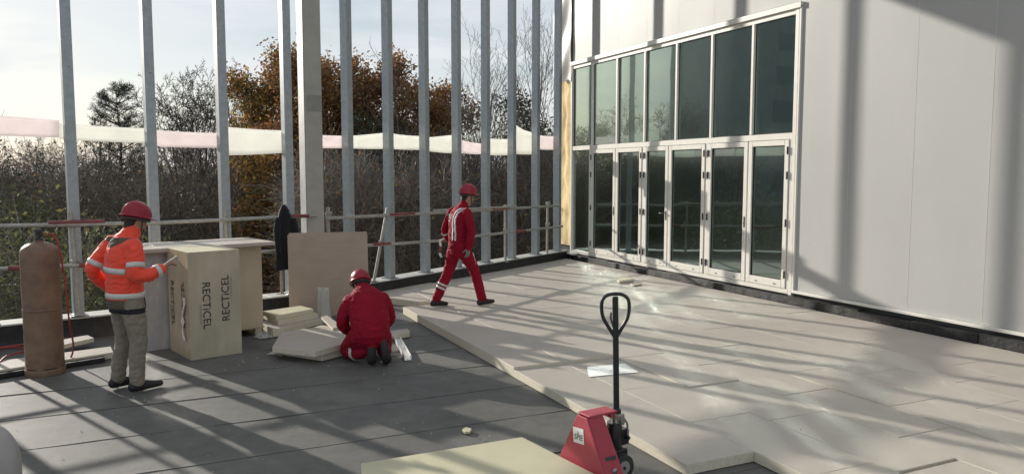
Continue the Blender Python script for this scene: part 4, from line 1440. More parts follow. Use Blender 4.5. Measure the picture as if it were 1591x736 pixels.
def hand_chains(wrist, d, up, side, curl, matn, spread=1.0):
    """palm and five fingers: d = direction of the hand, up = back of the hand, side = +1/-1 where the thumb is"""
    w = Vector(wrist)
    d = Vector(d).normalized()
    up = Vector(up)
    up = (up - d * up.dot(d)).normalized()
    s = d.cross(up) * side
    out = [(matn, s, [(*w, 0.028, 0.020), (*(w + d * 0.03), 0.036, 0.017), (*(w + d * 0.085), 0.040, 0.014)], None)]
    for k, (o, l) in enumerate(((0.030, 0.072), (0.010, 0.080), (-0.010, 0.075), (-0.029, 0.058))):
        p = w + d * 0.085 + s * o
        pts = [(*p, 0.0095)]
        dirv = d + s * o * 1.5 * spread
        ang = 0
        for j, f in enumerate((0.45, 0.32, 0.23)):
            ang += curl * (0.7 if j == 0 else 1.0)
            dv = (dirv.normalized() * math.cos(ang) - up * math.sin(ang))
            p = p + dv * l * f
            pts.append((*p, 0.0088 - 0.0008 * j))
        out.append((matn, s, pts, None))
    p = w + d * 0.025 + s * 0.03
    pts = [(*p, 0.012)]
    for j, (f, a) in enumerate(((0.04, 0.75), (0.03, 0.45))):
        dv = d * math.cos(a) + s * math.sin(a) - up * (0.35 + curl * 0.3)
        p = p + dv.normalized() * f
        pts.append((*p, 0.0105 - 0.001 * j))
    out.append((matn, s, pts, None))
    return out

CLOTH = {'hivis', 'taupe_cloth', 'red_cloth', 'trouser', 'navy_cloth'}
def make_person(label, loc, rotz, chains, override=None, voxel=0.0085, wrinkle=0.008, seed=0, group=None):
    root = thing('person', label, 'person', loc, rotz, group)
    names = []
    vs, fs = [], []
    segs_ = []
    for (mn, ref, pts, caps) in chains:
        sp = smooth_chain(pts)
        v_, f_ = chain_mesh(sp, ref, caps=caps or (1, 1))
        b = len(vs)
        vs += v_
        fs += [tuple(b + i for i in f) for f in f_]
        if mn not in names:
            names.append(mn)
        for i in range(len(sp) - 1):
            segs_.append((*sp[i][:3], *sp[i + 1][:3], 0.5 * (sp[i][3] + sp[i][4]), 0.5 * (sp[i + 1][3] + sp[i + 1][4]), names.index(mn)))
    me = bpy.data.meshes.new('body_source')
    me.from_pydata([tuple(v) for v in vs], [], fs)
    tmp = bpy.data.objects.new('body_source', me)
    COL.objects.link(tmp)
    md = tmp.modifiers.new('remesh', 'REMESH')
    md.mode = 'VOXEL'
    md.voxel_size = voxel
    md.adaptivity = 0
    sm = tmp.modifiers.new('smooth', 'SMOOTH')
    sm.factor = 0.5
    sm.iterations = 3
    dg = bpy.context.evaluated_depsgraph_get()
    body = bpy.data.meshes.new_from_object(tmp.evaluated_get(dg))
    bpy.data.objects.remove(tmp)
    bpy.data.meshes.remove(me)
    body.name = 'body'
    nv = len(body.vertices)
    co = np.empty(nv * 3, dtype=np.float32)
    body.vertices.foreach_get('co', co)
    co = co.reshape(-1, 3)
    S_ = np.array(segs_)
    def classify(pts_):
        best = np.full(len(pts_), 1e9)
        idx = np.zeros(len(pts_), dtype=int)
        for s in S_:
            a, b = s[:3], s[3:6]
            ab = b - a
            t = np.clip(((pts_ - a) @ ab) / max(ab @ ab, 1e-9), 0, 1)
            d = np.linalg.norm(pts_ - (a + t[:, None] * ab), axis=1) - (s[6] + t * (s[7] - s[6]))
            k = d < best
            best[k] = d[k]
            idx[k] = int(s[8])
        return idx
    vi = classify(co)
    cloth = np.array([names[i] in CLOTH for i in vi])
    # cloth wrinkles pushed along the normals
    nr = np.empty(nv * 3, dtype=np.float32)
    body.vertices.foreach_get('normal', nr)
    nr = nr.reshape(-1, 3)
    disp = np.zeros(nv)
    for i in np.nonzero(cloth)[0]:
        x, y, z = co[i]
        q = Vector((x * 9 + seed, y * 9, z * 5 + seed))
        a = noise.noise(q) * 0.6
        r_ = 1 - abs(noise.noise(Vector((x * 7 + 4 * a, y * 7 - 3 * a, z * 15 + seed))))
        disp[i] = wrinkle * (a + 1.1 * (r_ ** 3 - 0.35))
    co2 = co + nr * disp[:, None]
    body.vertices.foreach_set('co', co2.astype(np.float32).ravel())
    nf = len(body.polygons)
    fc = np.empty(nf * 3, dtype=np.float32)
    body.polygons.foreach_get('center', fc)
    fc = fc.reshape(-1, 3)
    fi = classify(fc)
    if override:
        for i in range(nf):
            r_ = override(names[fi[i]], fc[i])
            if r_:
                if r_ not in names:
                    names.append(r_)
                fi[i] = names.index(r_)
    body.materials.clear()
    for mn in names:
        body.materials.append(MATS[mn])
    body.polygons.foreach_set('material_index', fi.astype(np.int32))
    body.polygons.foreach_set('use_smooth', np.ones(nf, dtype=bool))
    body.update()
    link('body', body, root)
    bvh = BVHTree.FromPolygons([Vector(v.co) for v in body.vertices], [tuple(p.vertices) for p in body.polygons])
    return root, bvh

def ring_band(root, bvh, c, axis, h, rmax, mn='reflective', name='reflective_band', a0=0, a1=360, off=0.004, n=56):
    c, axis = Vector(c), Vector(axis).normalized()
    x = axis.orthogonal().normalized()
    y = axis.cross(x)
    runs, prev = [], None
    for k in range(n + 1):
        a = R(a0 + (a1 - a0) * k / n)
        d = x * math.cos(a) + y * math.sin(a)
        col = []
        for t in (-1, 0, 1):
            o = c + axis * h * t
            hit = bvh.ray_cast(o, d, rmax)
            col.append(hit[0] + d * off if hit[0] is not None else None)
        ok = all(p is not None for p in col)
        if ok and prev:
            if max((p - q).length for p, q in zip(prev, col)) < 0.05:
                runs[-1].append(col)
            else:
                runs.append([col])
        elif ok:
            runs.append([col])
        prev = col if ok else None
    if len(runs) > 1 and runs[0][0] is not None and (runs[0][0][0] - runs[-1][-1][0]).length < 0.05:
        runs[0] = runs.pop() + runs[0][1:]
    run = max(runs, key=len) if runs else []
    if len(run) > 1:
        mb = MB()
        mb.add([p for c_ in run for p in c_], [q for i in range(len(run) - 1) for q in ((3 * i, 3 * i + 3, 3 * i + 4, 3 * i + 1), (3 * i + 1, 3 * i + 4, 3 * i + 5, 3 * i + 2))], 0, True)
        o = mb.build(name, mn, root, autosmooth=False)
        sd = o.modifiers.new('thickness', 'SOLIDIFY')
        sd.thickness = 0.002
        sd.offset = 1

def path_band(root, bvh, path, d, half, mn, name='reflective_stripe', n=24, off=0.004):
    """path: list of (centre, sideways) seen along d, laid onto the body"""
    d = Vector(d).normalized()
    pts = catmull([p for p, s in path], 6)
    sides = catmull([s for p, s in path], 6)
    mb = MB()
    prev = None
    for p, s in zip(pts, sides):
        s = s.normalized()
        col = []
        for t in (-1, 0, 1):
            o = p + s * half * t
            hit = bvh.ray_cast(o - d * 0.7, d, 1.2)
            col.append(hit[0] - d * off if hit[0] is not None else None)
        ok = all(q is not None for q in col)
        if ok and prev and max((a - b).length for a, b in zip(prev, col)) < 0.08:
            mb.add(prev + col, [(0, 3, 4, 1), (1, 4, 5, 2)], 0, True)
        prev = col if ok else None
    if mb.f:
        o = mb.build(name, mn, root, autosmooth=False)
        sd = o.modifiers.new('thickness', 'SOLIDIFY')
        sd.thickness = 0.0015
        sd.offset = 0

def helmet(root, c, front, tilt, mn='helmet_red', scale=1.0):
    front = Vector(front).normalized()
    up = Vector((0, 0, 1))
    side = front.cross(up).normalized()
    M = Matrix((( side.x, front.x, 0, 0), (side.y, front.y, 0, 0), (0, 0, 1, 0), (0, 0, 0, 1)))
    M = Matrix.Translation(c) @ M @ Matrix.Rotation(-tilt, 4, 'X') @ Matrix.Scale(scale, 4)
    mb = MB()
    n = 32
    rows = []
    for j in range(11):
        e = R(90 * j / 10)
        rows.append((math.cos(e) ** 0.9, math.sin(e)))
    vs = []
    for cr, sr in rows:
        for k in range(n):
            a = 2 * math.pi * k / n
            rx, ry = 0.118, 0.142
            x, y = rx * cr * math.cos(a), ry * cr * math.sin(a)
            ridge = 0.008 * max(0, 1 - abs(x) / 0.03) * sr ** 0.5
            vs.append((x, y, 0.135 * sr + ridge))
    fs = [(i * n + k, i * n + (k + 1) % n, (i + 1) * n + (k + 1) % n, (i + 1) * n + k) for i in range(10) for k in range(n)]
    # brim: longer in front
    b0 = len(vs)
    for k in range(n):
        a = 2 * math.pi * k / n
        f = 0.016 + 0.045 * max(0, math.sin(a)) ** 2
        vs.append(((0.118 + f * 0.6) * math.cos(a), (0.142 + f) * math.sin(a), -0.012 - 0.01 * max(0, math.sin(a))))
    for k in range(n):
        vs.append((0.112 * math.cos(a := 2 * math.pi * k / n), 0.136 * math.sin(a), -0.022))
    fs += [(b0 + k, b0 + (k + 1) % n, (k + 1) % n, k) for k in range(n)]
    fs += [(b0 + n + k, b0 + n + (k + 1) % n, b0 + (k + 1) % n, b0 + k) for k in range(n)]
    mb.add([M @ Vector(v) for v in vs], fs, 0, True)
    h = mb.build('helmet', mn, root)
    st = MB()
    for s in (-1, 1):
        st.tube([M @ Vector(p) for p in ((s * 0.10, 0.02, -0.02), (s * 0.082, 0.03, -0.08), (s * 0.05, 0.05, -0.135), (0, 0.06, -0.15))], 0.005, 6)
    st.build('chin_strap', 'hinge_dark', h)
    rg = MB()
    rg.tube([M @ Vector((0.105 * math.cos(t), 0.125 * math.sin(t), -0.035)) for t in [2 * math.pi * k / 24 for k in range(24)]], 0.012, 6, closed=True)
    rg.build('headband', 'hinge_dark', h)
    return M

def head_chains(c, front, tilt, skin='skin', hair='hair'):
    """head about its centre c, looking along front, tilted down by tilt"""
    f = Vector(front).normalized()
    up = Vector((0, 0, 1))
    side = f.cross(up).normalized()
    q = Matrix.Rotation(-tilt, 3, side)
    f2, u2 = q @ f, q @ up
    c = Vector(c)
    g = lambda a, b, s=0.0: tuple(c + f2 * a + u2 * b + side * s)
    out = [(skin, side, [(*g(0.035, -0.105), 0.040, 0.045), (*g(0.018, -0.06), 0.062, 0.082), (*g(0.005, 0.0), 0.072, 0.095), (*g(0.0, 0.06), 0.068, 0.088), (*g(-0.005, 0.10), 0.042, 0.055)], None),
           (skin, side, [(*g(0.095, 0.005), 0.010), (*g(0.112, -0.028), 0.014), (*g(0.100, -0.036), 0.014)], None),
           (skin, side, [(*g(0.085, -0.072, -0.012), 0.010), (*g(0.088, -0.072, 0.0), 0.012), (*g(0.085, -0.072, 0.012), 0.010)], None),
           (skin, f2, [(*g(-0.005, -0.02, 0.074), 0.016, 0.008), (*g(-0.010, 0.02, 0.076), 0.018, 0.008)], None),
           (skin, f2, [(*g(-0.005, -0.02, -0.074), 0.016, 0.008), (*g(-0.010, 0.02, -0.076), 0.018, 0.008)], None),
           (hair, side, [(*g(-0.045, -0.055), 0.060, 0.045), (*g(-0.030, 0.0), 0.076, 0.078), (*g(-0.015, 0.06), 0.074, 0.086)], None)]
    return out, side, f2, u2
def face_parts(root, c, f2, u2, side):
    c = Vector(c)
    for s in (-1, 1):
        p = c + f2 * 0.088 + u2 * 0.004 + side * 0.032 * s
        MB().lathe([(0.001, -0.009), (0.009, -0.004), (0.010, 0.0), (0.009, 0.004), (0.001, 0.009)], 10, M=Matrix.Translation(p)).build('eye', 'hinge_dark', root)

# ---- person in orange hi-vis jacket with phone
p1 = at(207, 603)
Fv = Vector((0.90, 0.43, 0)).normalized()
Sv = Vector((Fv.y, -Fv.x, 0))
hc = Vector((0.075, 0.045, 1.615))
hch, hside, hf, hu = head_chains(hc, Fv, R(17))
ch = [
    ('hivis', Sv, [(-0.03, 0.00, 0.815, 0.195, 0.155), (-0.035, 0, 0.97, 0.200, 0.155), (-0.045, 0, 1.14, 0.205, 0.150), (-0.04, 0, 1.30, 0.200, 0.138), (-0.01, 0, 1.41, 0.165, 0.118), (0.015, 0.01, 1.47, 0.10, 0.09)], (0.12, 1)),
    ('navy_cloth', Sv, [(-0.015, 0, 0.775, 0.188, 0.152), (-0.025, 0, 0.86, 0.19, 0.155)], (0.12, 1)),
    ('hivis', Sv, [(0.02, 0.012, 1.45, 0.088, 0.082), (0.045, 0.025, 1.525, 0.078, 0.078)], None),
    ('skin', Sv, [(0.03, 0.02, 1.46, 0.056, 0.06), (0.06, 0.035, 1.56, 0.054, 0.058)], None),
    ('hivis', Fv, [(0.045, -0.150, 1.40, 0.082, 0.074), (0.068, -0.195, 1.27, 0.076, 0.068), (0.060, -0.225, 1.14, 0.072, 0.068), (0.15, -0.205, 1.115, 0.064, 0.062), (0.27, -0.165, 1.160, 0.056, 0.056)], None),
    ('hivis', Fv, [(-0.12, 0.14, 1.40, 0.086, 0.078), (-0.235, 0.15, 1.27, 0.074, 0.070), (-0.30, 0.14, 1.165, 0.068, 0.066), (-0.25, 0.20, 1.05, 0.062, 0.060), (-0.16, 0.26, 0.96, 0.055, 0.055)], None),
    ('trouser', Fv, [(0.015, -0.085, 0.84, 0.112, 0.105), (0.045, -0.105, 0.66, 0.098, 0.09), (0.06, -0.115, 0.48, 0.080, 0.074), (0.045, -0.13, 0.30, 0.074, 0.066), (0.035, -0.135, 0.10, 0.068, 0.060)], None),
    ('trouser', Fv, [(-0.06, 0.08, 0.84, 0.112, 0.105), (-0.065, 0.09, 0.66, 0.096, 0.09), (-0.06, 0.10, 0.48, 0.079, 0.074), (-0.10, 0.095, 0.30, 0.073, 0.066), (-0.125, 0.09, 0.10, 0.067, 0.06)], None),
    ('trouser', Sv, [(-0.02, 0, 0.80, 0.165, 0.135), (-0.02, 0, 0.92, 0.165, 0.135)], (0.6, 1)),
    ('shoe', Fv, [(-0.005, -0.155, 0.055, 0.042, 0.05), (0.08, -0.115, 0.055, 0.042, 0.05), (0.17, -0.07, 0.042, 0.046, 0.037), (0.235, -0.04, 0.036, 0.038, 0.03)], None),
    ('shoe', Fv, [(-0.175, 0.075, 0.055, 0.042, 0.05), (-0.09, 0.115, 0.055, 0.042, 0.05), (-0.005, 0.155, 0.042, 0.046, 0.037), (0.055, 0.185, 0.036, 0.038, 0.03)], None),
] + hch
ch[9] = ('shoe', Sv, ch[9][2], None)
ch[10] = ('shoe', Sv, ch[10][2], None)
ch += hand_chains((0.275, -0.165, 1.165), (0.80, 0.25, 0.45), (-0.45, 0.2, 0.87), -1, 0.5, 'skin')
def ov1(mn, p):
    if mn == 'navy_cloth' and p[2] < 0.752:
        return 'trouser'
    if mn in ('hivis', 'trouser', 'taupe_cloth') and 0.752 < p[2] < 0.80:
        return 'navy_cloth'
    if mn == 'hivis' and p[2] < 0.80:
        return 'navy_cloth' if p[2] > 0.758 else 'trouser'
    if mn == 'hivis':
        q = Vector((p[0] + 0.03, p[1], 0))
        lat = abs(q.dot(Sv))
        if p[2] < 0.885 and p[2] > 0.79 and q.length < 0.27:
            return 'taupe_cloth'
        if p[2] > 1.375 and p[2] < 1.47 and q.dot(Fv) < 0.02 and lat < 0.02 + (p[2] - 1.375) * 1.9:
            return 'taupe_cloth'
    return None
P1, bv1 = make_person('person in orange hi-vis jacket and red helmet looking at a phone', (p1.x, p1.y, 0.0), -math.atan2(p1.x, p1.y), ch, ov1, seed=1)
ring_band(P1, bv1, (-0.045, 0, 1.165), (0.06, -0.03, 1), 0.026, 0.262)
ring_band(P1, bv1, (-0.03, 0, 0.925), (0, 0, 1), 0.026, 0.262)
ring_band(P1, bv1, (0.072, -0.222, 1.215), (0.02, 0.35, 1), 0.024, 0.125)
ring_band(P1, bv1, (-0.268, 0.147, 1.22), (0.55, 0, 1), 0.024, 0.12)
ring_band(P1, bv1, (0.245, -0.178, 1.150), (0.85, 0.42, 0.32), 0.022, 0.09)
helmet(P1, hc + hu * 0.055 + hf * 0.0, Fv, R(12))
face_parts(P1, hc, hf, hu, hside)
ph_l = Vector((0.375, -0.135, 1.235))
Mrot = Matrix.Rotation(-math.atan2(p1.x, p1.y), 4, 'Z')
phw = Mrot @ ph_l + p1
phone = thing('mobile_phone', 'thin mobile phone held in the hand of the person in orange', 'phone', phw)
pa, pn = Vector((0.80, 0.15, 0.55)).normalized(), Vector((-0.5, 0.25, 0.8))
pn = (pn - pa * pn.dot(pa)).normalized()
pb = pa.cross(pn)
phone.matrix_world = Matrix.Translation(phw) @ Matrix(((pb.x, pa.x, pn.x, 0), (pb.y, pa.y, pn.y, 0), (pb.z, pa.z, pn.z, 0), (0, 0, 0, 1)))
MB().box(-0.036, 0.036, -0.075, 0.075, -0.004, 0.004, c=0.003).build('case', 'paper', phone)
MB().box(-0.032, 0.032, -0.068, 0.068, 0.0042, 0.005).build('screen', 'far_glass', phone)

# ---- worker walking in red overalls
p2 = at(718, 477, 0.10)
Fv = Vector((0.82, 0.57, 0)).normalized()
Sv = Vector((Fv.y, -Fv.x, 0))
hc = Vector((0.085, 0.055, 1.63))
hch, hside, hf, hu = head_chains(hc, Vector((0.9, 0.43, 0)), R(14))
ch = [
    ('red_cloth', Sv, [(-0.055, 0.0, 0.90, 0.165, 0.135), (-0.055, 0, 1.03, 0.165, 0.125), (-0.045, 0, 1.18, 0.180, 0.130), (-0.03, 0, 1.32, 0.185, 0.130), (-0.005, 0.01, 1.42, 0.150, 0.105), (0.02, 0.02, 1.475, 0.085, 0.075)], None),
    ('red_cloth', Sv, [(0.02, 0.02, 1.47, 0.070, 0.068), (0.035, 0.028, 1.515, 0.066, 0.066)], None),
    ('skin', Sv, [(0.03, 0.02, 1.46, 0.052, 0.055), (0.065, 0.042, 1.56, 0.052, 0.056)], None),
    ('red_cloth', Fv, [(0.075, -0.135, 1.40, 0.074, 0.066), (0.115, -0.185, 1.27, 0.066, 0.062), (0.135, -0.21, 1.13, 0.060, 0.056), (0.125, -0.205, 1.02, 0.056, 0.052), (0.10, -0.19, 0.90, 0.048, 0.044)], None),
    ('red_cloth', Fv, [(-0.13, 0.13, 1.40, 0.074, 0.066), (-0.20, 0.16, 1.26, 0.064, 0.06), (-0.245, 0.17, 1.13, 0.058, 0.055), (-0.21, 0.22, 1.02, 0.052, 0.05), (-0.15, 0.28, 0.94, 0.046, 0.044)], None),
    ('red_cloth', Fv, [(-0.09, 0.065, 0.90, 0.110, 0.105), (-0.135, 0.06, 0.74, 0.10, 0.095), (-0.195, 0.05, 0.53, 0.082, 0.076), (-0.29, 0.035, 0.32, 0.076, 0.070), (-0.375, 0.025, 0.13, 0.068, 0.062)], None),
    ('red_cloth', Fv, [(0.0, -0.065, 0.90, 0.110, 0.105), (0.085, -0.035, 0.74, 0.10, 0.095), (0.185, 0.005, 0.53, 0.080, 0.074), (0.245, 0.035, 0.32, 0.072, 0.066), (0.295, 0.065, 0.125, 0.068, 0.060)], None),
    ('red_cloth', Sv, [(-0.05, 0, 0.84, 0.160, 0.13), (-0.055, 0, 0.98, 0.16, 0.128)], None),
    ('shoe', Sv, [(-0.435, 0.0, 0.060, 0.042, 0.05), (-0.36, 0.04, 0.058, 0.042, 0.05), (-0.28, 0.085, 0.042, 0.044, 0.036), (-0.235, 0.11, 0.036, 0.038, 0.03)], None),
    ('shoe', Sv, [(0.255, 0.045, 0.058, 0.042, 0.05), (0.33, 0.09, 0.062, 0.042, 0.05), (0.41, 0.135, 0.055, 0.044, 0.037), (0.46, 0.165, 0.055, 0.038, 0.03)], None),
] + hch
ch += hand_chains((0.095, -0.187, 0.895), (-0.1, 0.1, -1), (0.55, -0.75, 0), 1, 0.42, 'glove')
ch += hand_chains((-0.14, 0.285, 0.93), (0.25, 0.2, -1), (-0.6, 0.6, 0), -1, 0.5, 'glove')
P2, bv2 = make_person('worker in red overalls and red helmet walking across the boards', (p2.x, p2.y, 0.104), -math.atan2(p2.x, p2.y), ch, None, seed=5)
helmet(P2, hc + hu * 0.05, Vector((0.9, 0.43, 0)), R(6), scale=0.97)
face_parts(P2, hc, hf, hu, hside)
tc_ = Vector((-0.04, 0, 0))
for lat in (0.035, 0.080):
    pth = []
    for z, dl in ((0.96, 0.0), (1.10, 0.0), (1.25, 0.0), (1.34, 0.012), (1.40, 0.035), (1.44, 0.065), (1.465, 0.10)):
        pth.append((tc_ + Sv * (lat + dl) + Vector((0, 0, z)), Sv + Vector((0, 0, -1)) * (dl * 8)))
    path_band(P2, bv2, pth, Fv - Vector((0, 0, 0.25)), 0.013, 'white_tape')
for z in (0.285, 0.335):
    f = (0.53 - z) / 0.40
    c = Vector((-0.195, 0.05, 0.53)).lerp(Vector((-0.375, 0.025, 0.13)), f)
    ring_band(P2, bv2, c, (0.45, 0.06, 1), 0.016, 0.12)
ring_band(P2, bv2, (-0.235, 0.185, 1.08), (-0.3, -0.45, 1), 0.013, 0.10)
# white lettering on the back
def project_text(s, size, centre, root, bvh, d, sv, mn):
    me = text_mesh(s, size, mn, extrude=0)
    d = Vector(d).normalized()
    up = Vector((0, 0, 1))
    for v in me.vertices:
        o = Vector(centre) + Vector(sv) * v.co.x + up * v.co.y
        hit = bvh.ray_cast(o - d * 0.6, d, 1.2)
        v.co = (hit[0] - d * 0.004) if hit[0] is not None else (o - d * 0.15)
    me.update()
    link('lettering', me, root)
project_text('SPIE', 0.095, tc_ - Sv * 0.085 + Vector((0, 0, 1.335)), P2, bv2, Fv, Sv, 'white_tape')
path_band(P2, bv2, [(tc_ + Sv * x + Vector((0, 0, 1.275 - 0.15 * (x + 0.09) ** 2)), Vector((0, 0, 1))) for x in (-0.13, -0.10, -0.07, -0.04)], Fv, 0.006, 'white_tape', 'back_print')
MB().box(-0.02, 0.02, -0.02, 0.02, 0, 0.17, M=Matrix.Translation((0.19, -0.055, 0.64)) @ Matrix.Rotation(R(-14), 4, 'Y'), c=0.006).build('knee_pocket', 'white_tape', P2)

# ---- worker kneeling in red overalls
p3 = at(572, 565)
Fv = Vector((-0.22, 0.97, 0)).normalized()
Sv = Vector((Fv.y, -Fv.x, 0))
hc = Vector((-0.065, 0.46, 0.815))
hch, hside, hf, hu = head_chains(hc, Fv, R(38))
ch = [
    ('red_cloth', Sv, [(0.035, 0.00, 0.33, 0.205, 0.175), (0.03, 0.06, 0.44, 0.215, 0.170), (0.01, 0.16, 0.57, 0.222, 0.155), (-0.01, 0.25, 0.67, 0.215, 0.135), (-0.03, 0.33, 0.735, 0.15, 0.10), (-0.045, 0.38, 0.765, 0.085, 0.075)], None),
    ('red_cloth', Sv, [(-0.045, 0.375, 0.755, 0.075, 0.07), (-0.055, 0.41, 0.785, 0.068, 0.066)], None),
    ('skin', Sv, [(-0.045, 0.38, 0.74, 0.052, 0.055), (-0.06, 0.44, 0.79, 0.052, 0.056)], None),
    ('red_cloth', Fv, [(-0.185, 0.23, 0.655, 0.088, 0.08), (-0.245, 0.20, 0.54, 0.078, 0.072), (-0.27, 0.21, 0.42, 0.072, 0.068), (-0.235, 0.32, 0.33, 0.062, 0.058), (-0.19, 0.43, 0.265, 0.05, 0.046)], None),
    ('red_cloth', Fv, [(0.165, 0.29, 0.665, 0.088, 0.08), (0.225, 0.30, 0.54, 0.078, 0.072), (0.245, 0.34, 0.42, 0.070, 0.066), (0.17, 0.45, 0.33, 0.060, 0.056), (0.08, 0.54, 0.265, 0.05, 0.046)], None),
    ('red_cloth', Sv, [(-0.085, 0.02, 0.30, 0.125, 0.12), (-0.16, 0.18, 0.20, 0.108, 0.10), (-0.22, 0.33, 0.105, 0.086, 0.084)], None),
    ('red_cloth', Sv, [(0.13, 0.03, 0.30, 0.125, 0.12), (0.165, 0.20, 0.20, 0.105, 0.10), (0.18, 0.40, 0.105, 0.086, 0.084)], None),
    ('red_cloth', Sv, [(-0.225, 0.33, 0.088, 0.076, 0.072), (-0.17, 0.18, 0.095, 0.084, 0.076), (-0.08, 0.06, 0.12, 0.075, 0.07), (0.0, -0.02, 0.16, 0.06, 0.056)], None),
    ('red_cloth', Sv, [(0.18, 0.40, 0.088, 0.076, 0.072), (0.18, 0.22, 0.095, 0.080, 0.074), (0.18, 0.08, 0.12, 0.072, 0.068), (0.175, -0.02, 0.16, 0.06, 0.056)], None),
    ('shoe', Sv, [(0.04, -0.10, 0.255, 0.046, 0.045), (0.04, -0.12, 0.17, 0.046, 0.042), (0.042, -0.11, 0.080, 0.056, 0.04), (0.045, -0.07, 0.035, 0.048, 0.032)], None),
    ('shoe', Sv, [(0.165, -0.10, 0.245, 0.046, 0.045), (0.18, -0.12, 0.16, 0.046, 0.042), (0.195, -0.11, 0.078, 0.056, 0.04), (0.20, -0.07, 0.035, 0.048, 0.032)], None),
] + hch
ch += hand_chains((-0.185, 0.44, 0.26), (0.25, 0.85, -0.45), (0, 0.3, 0.95), 1, 0.4, 'glove')
ch += hand_chains((0.07, 0.55, 0.26), (-0.6, 0.65, -0.45), (-0.1, 0.3, 0.95), -1, 0.4, 'glove')
P3, bv3 = make_person('worker in red overalls and red helmet kneeling over the cut boards', (p3.x, p3.y, 0.0), -math.atan2(p3.x, p3.y), ch, None, seed=9)
helmet(P3, hc + hu * 0.05 + hf * 0.005, Fv, R(26), scale=0.97)
face_parts(P3, hc, hf, hu, hside)
for t in (0.42, 0.58):
    c = Vector((-0.17, 0.18, 0.095)).lerp(Vector((-0.08, 0.06, 0.12)), t)
    ring_band(P3, bv3, c, (0.09, -0.12, 0.02), 0.012, 0.13)
for x in (0.045, 0.190):
    MB().box(x - 0.05, x + 0.05, -0.006, 0.006, 0.012, 0.27, M=Matrix.Translation((0, -0.160, 0)), c=0.005)

# ------------------------------------------------------------------ trees beyond the terrace
GZ = -7.0
def seg_mesh(segs, matname):
    """list of (x0,y0,z0,x1,y1,z1,r0,r1) -> tapered prisms"""
    S = np.array(segs, dtype=np.float64)
    vv, qq = [], []
    base = 0
    for lo, hi, n in ((0.045, 9, 7), (0.015, 0.045, 4), (0, 0.015, 3)):
        k = (S[:, 6] >= lo) & (S[:, 6] < hi)
        T = S[k]
        if not len(T):
            continue
        a, b = T[:, :3], T[:, 3:6]
        t = b - a
        t /= np.linalg.norm(t, axis=1)[:, None] + 1e-9
        ref = np.where(np.abs(t[:, 2:3]) < 0.9, np.array([[0, 0, 1.0]]), np.array([[1.0, 0, 0]]))
        x = np.cross(ref, t)
        x /= np.linalg.norm(x, axis=1)[:, None] + 1e-9
        y = np.cross(t, x)
        ang = 2 * np.pi * np.arange(n) / n
        off = x[:, None, :] * np.cos(ang)[None, :, None] + y[:, None, :] * np.sin(ang)[None, :, None]
        r0 = a[:, None, :] + off * T[:, 6][:, None, None]
        r1 = b[:, None, :] + off * T[:, 7][:, None, None]
        V_ = np.concatenate([r0, r1], axis=1)           # (N, 2n, 3)
        i = np.arange(n)
        q = np.stack([i, (i + 1) % n, n + (i + 1) % n, n + i], axis=1)
        Q = (np.arange(len(T)) * 2 * n)[:, None, None] + q[None]
        vv.append(V_.reshape(-1, 3))
        qq.append(Q.reshape(-1, 4) + base)
        base += len(T) * 2 * n
    return fastmesh('branches', np.concatenate(vv), np.concatenate(qq), matname, smooth=True)

def leaf_mesh(centres, size, rng, matname, jitter=0.4, mats2=None, droop=0.0):
    C = np.asarray(centres)
    N = len(C)
    a = rng.normal(size=(N, 3))
    a[:, 2] -= droop
    a /= np.linalg.norm(a, axis=1)[:, None]
    b = rng.normal(size=(N, 3))
    b -= a * np.sum(a * b, axis=1)[:, None]
    b /= np.linalg.norm(b, axis=1)[:, None]
    s = size * (1 + jitter * rng.uniform(-1, 1, N))[:, None]
    nrm = np.cross(a, b)
    V_ = np.stack([C - a * s, C + b * s * 0.5 + nrm * s * 0.12, C + a * s, C - b * s * 0.5 + nrm * s * 0.12], axis=1)
    Q = (np.arange(N) * 4)[:, None] + np.arange(4)[None]
    mi = None
    if mats2:
        mi = rng.integers(0, len(matname), N)
    return fastmesh('leaves', V_.reshape(-1, 3), Q, matname, midx=mi)

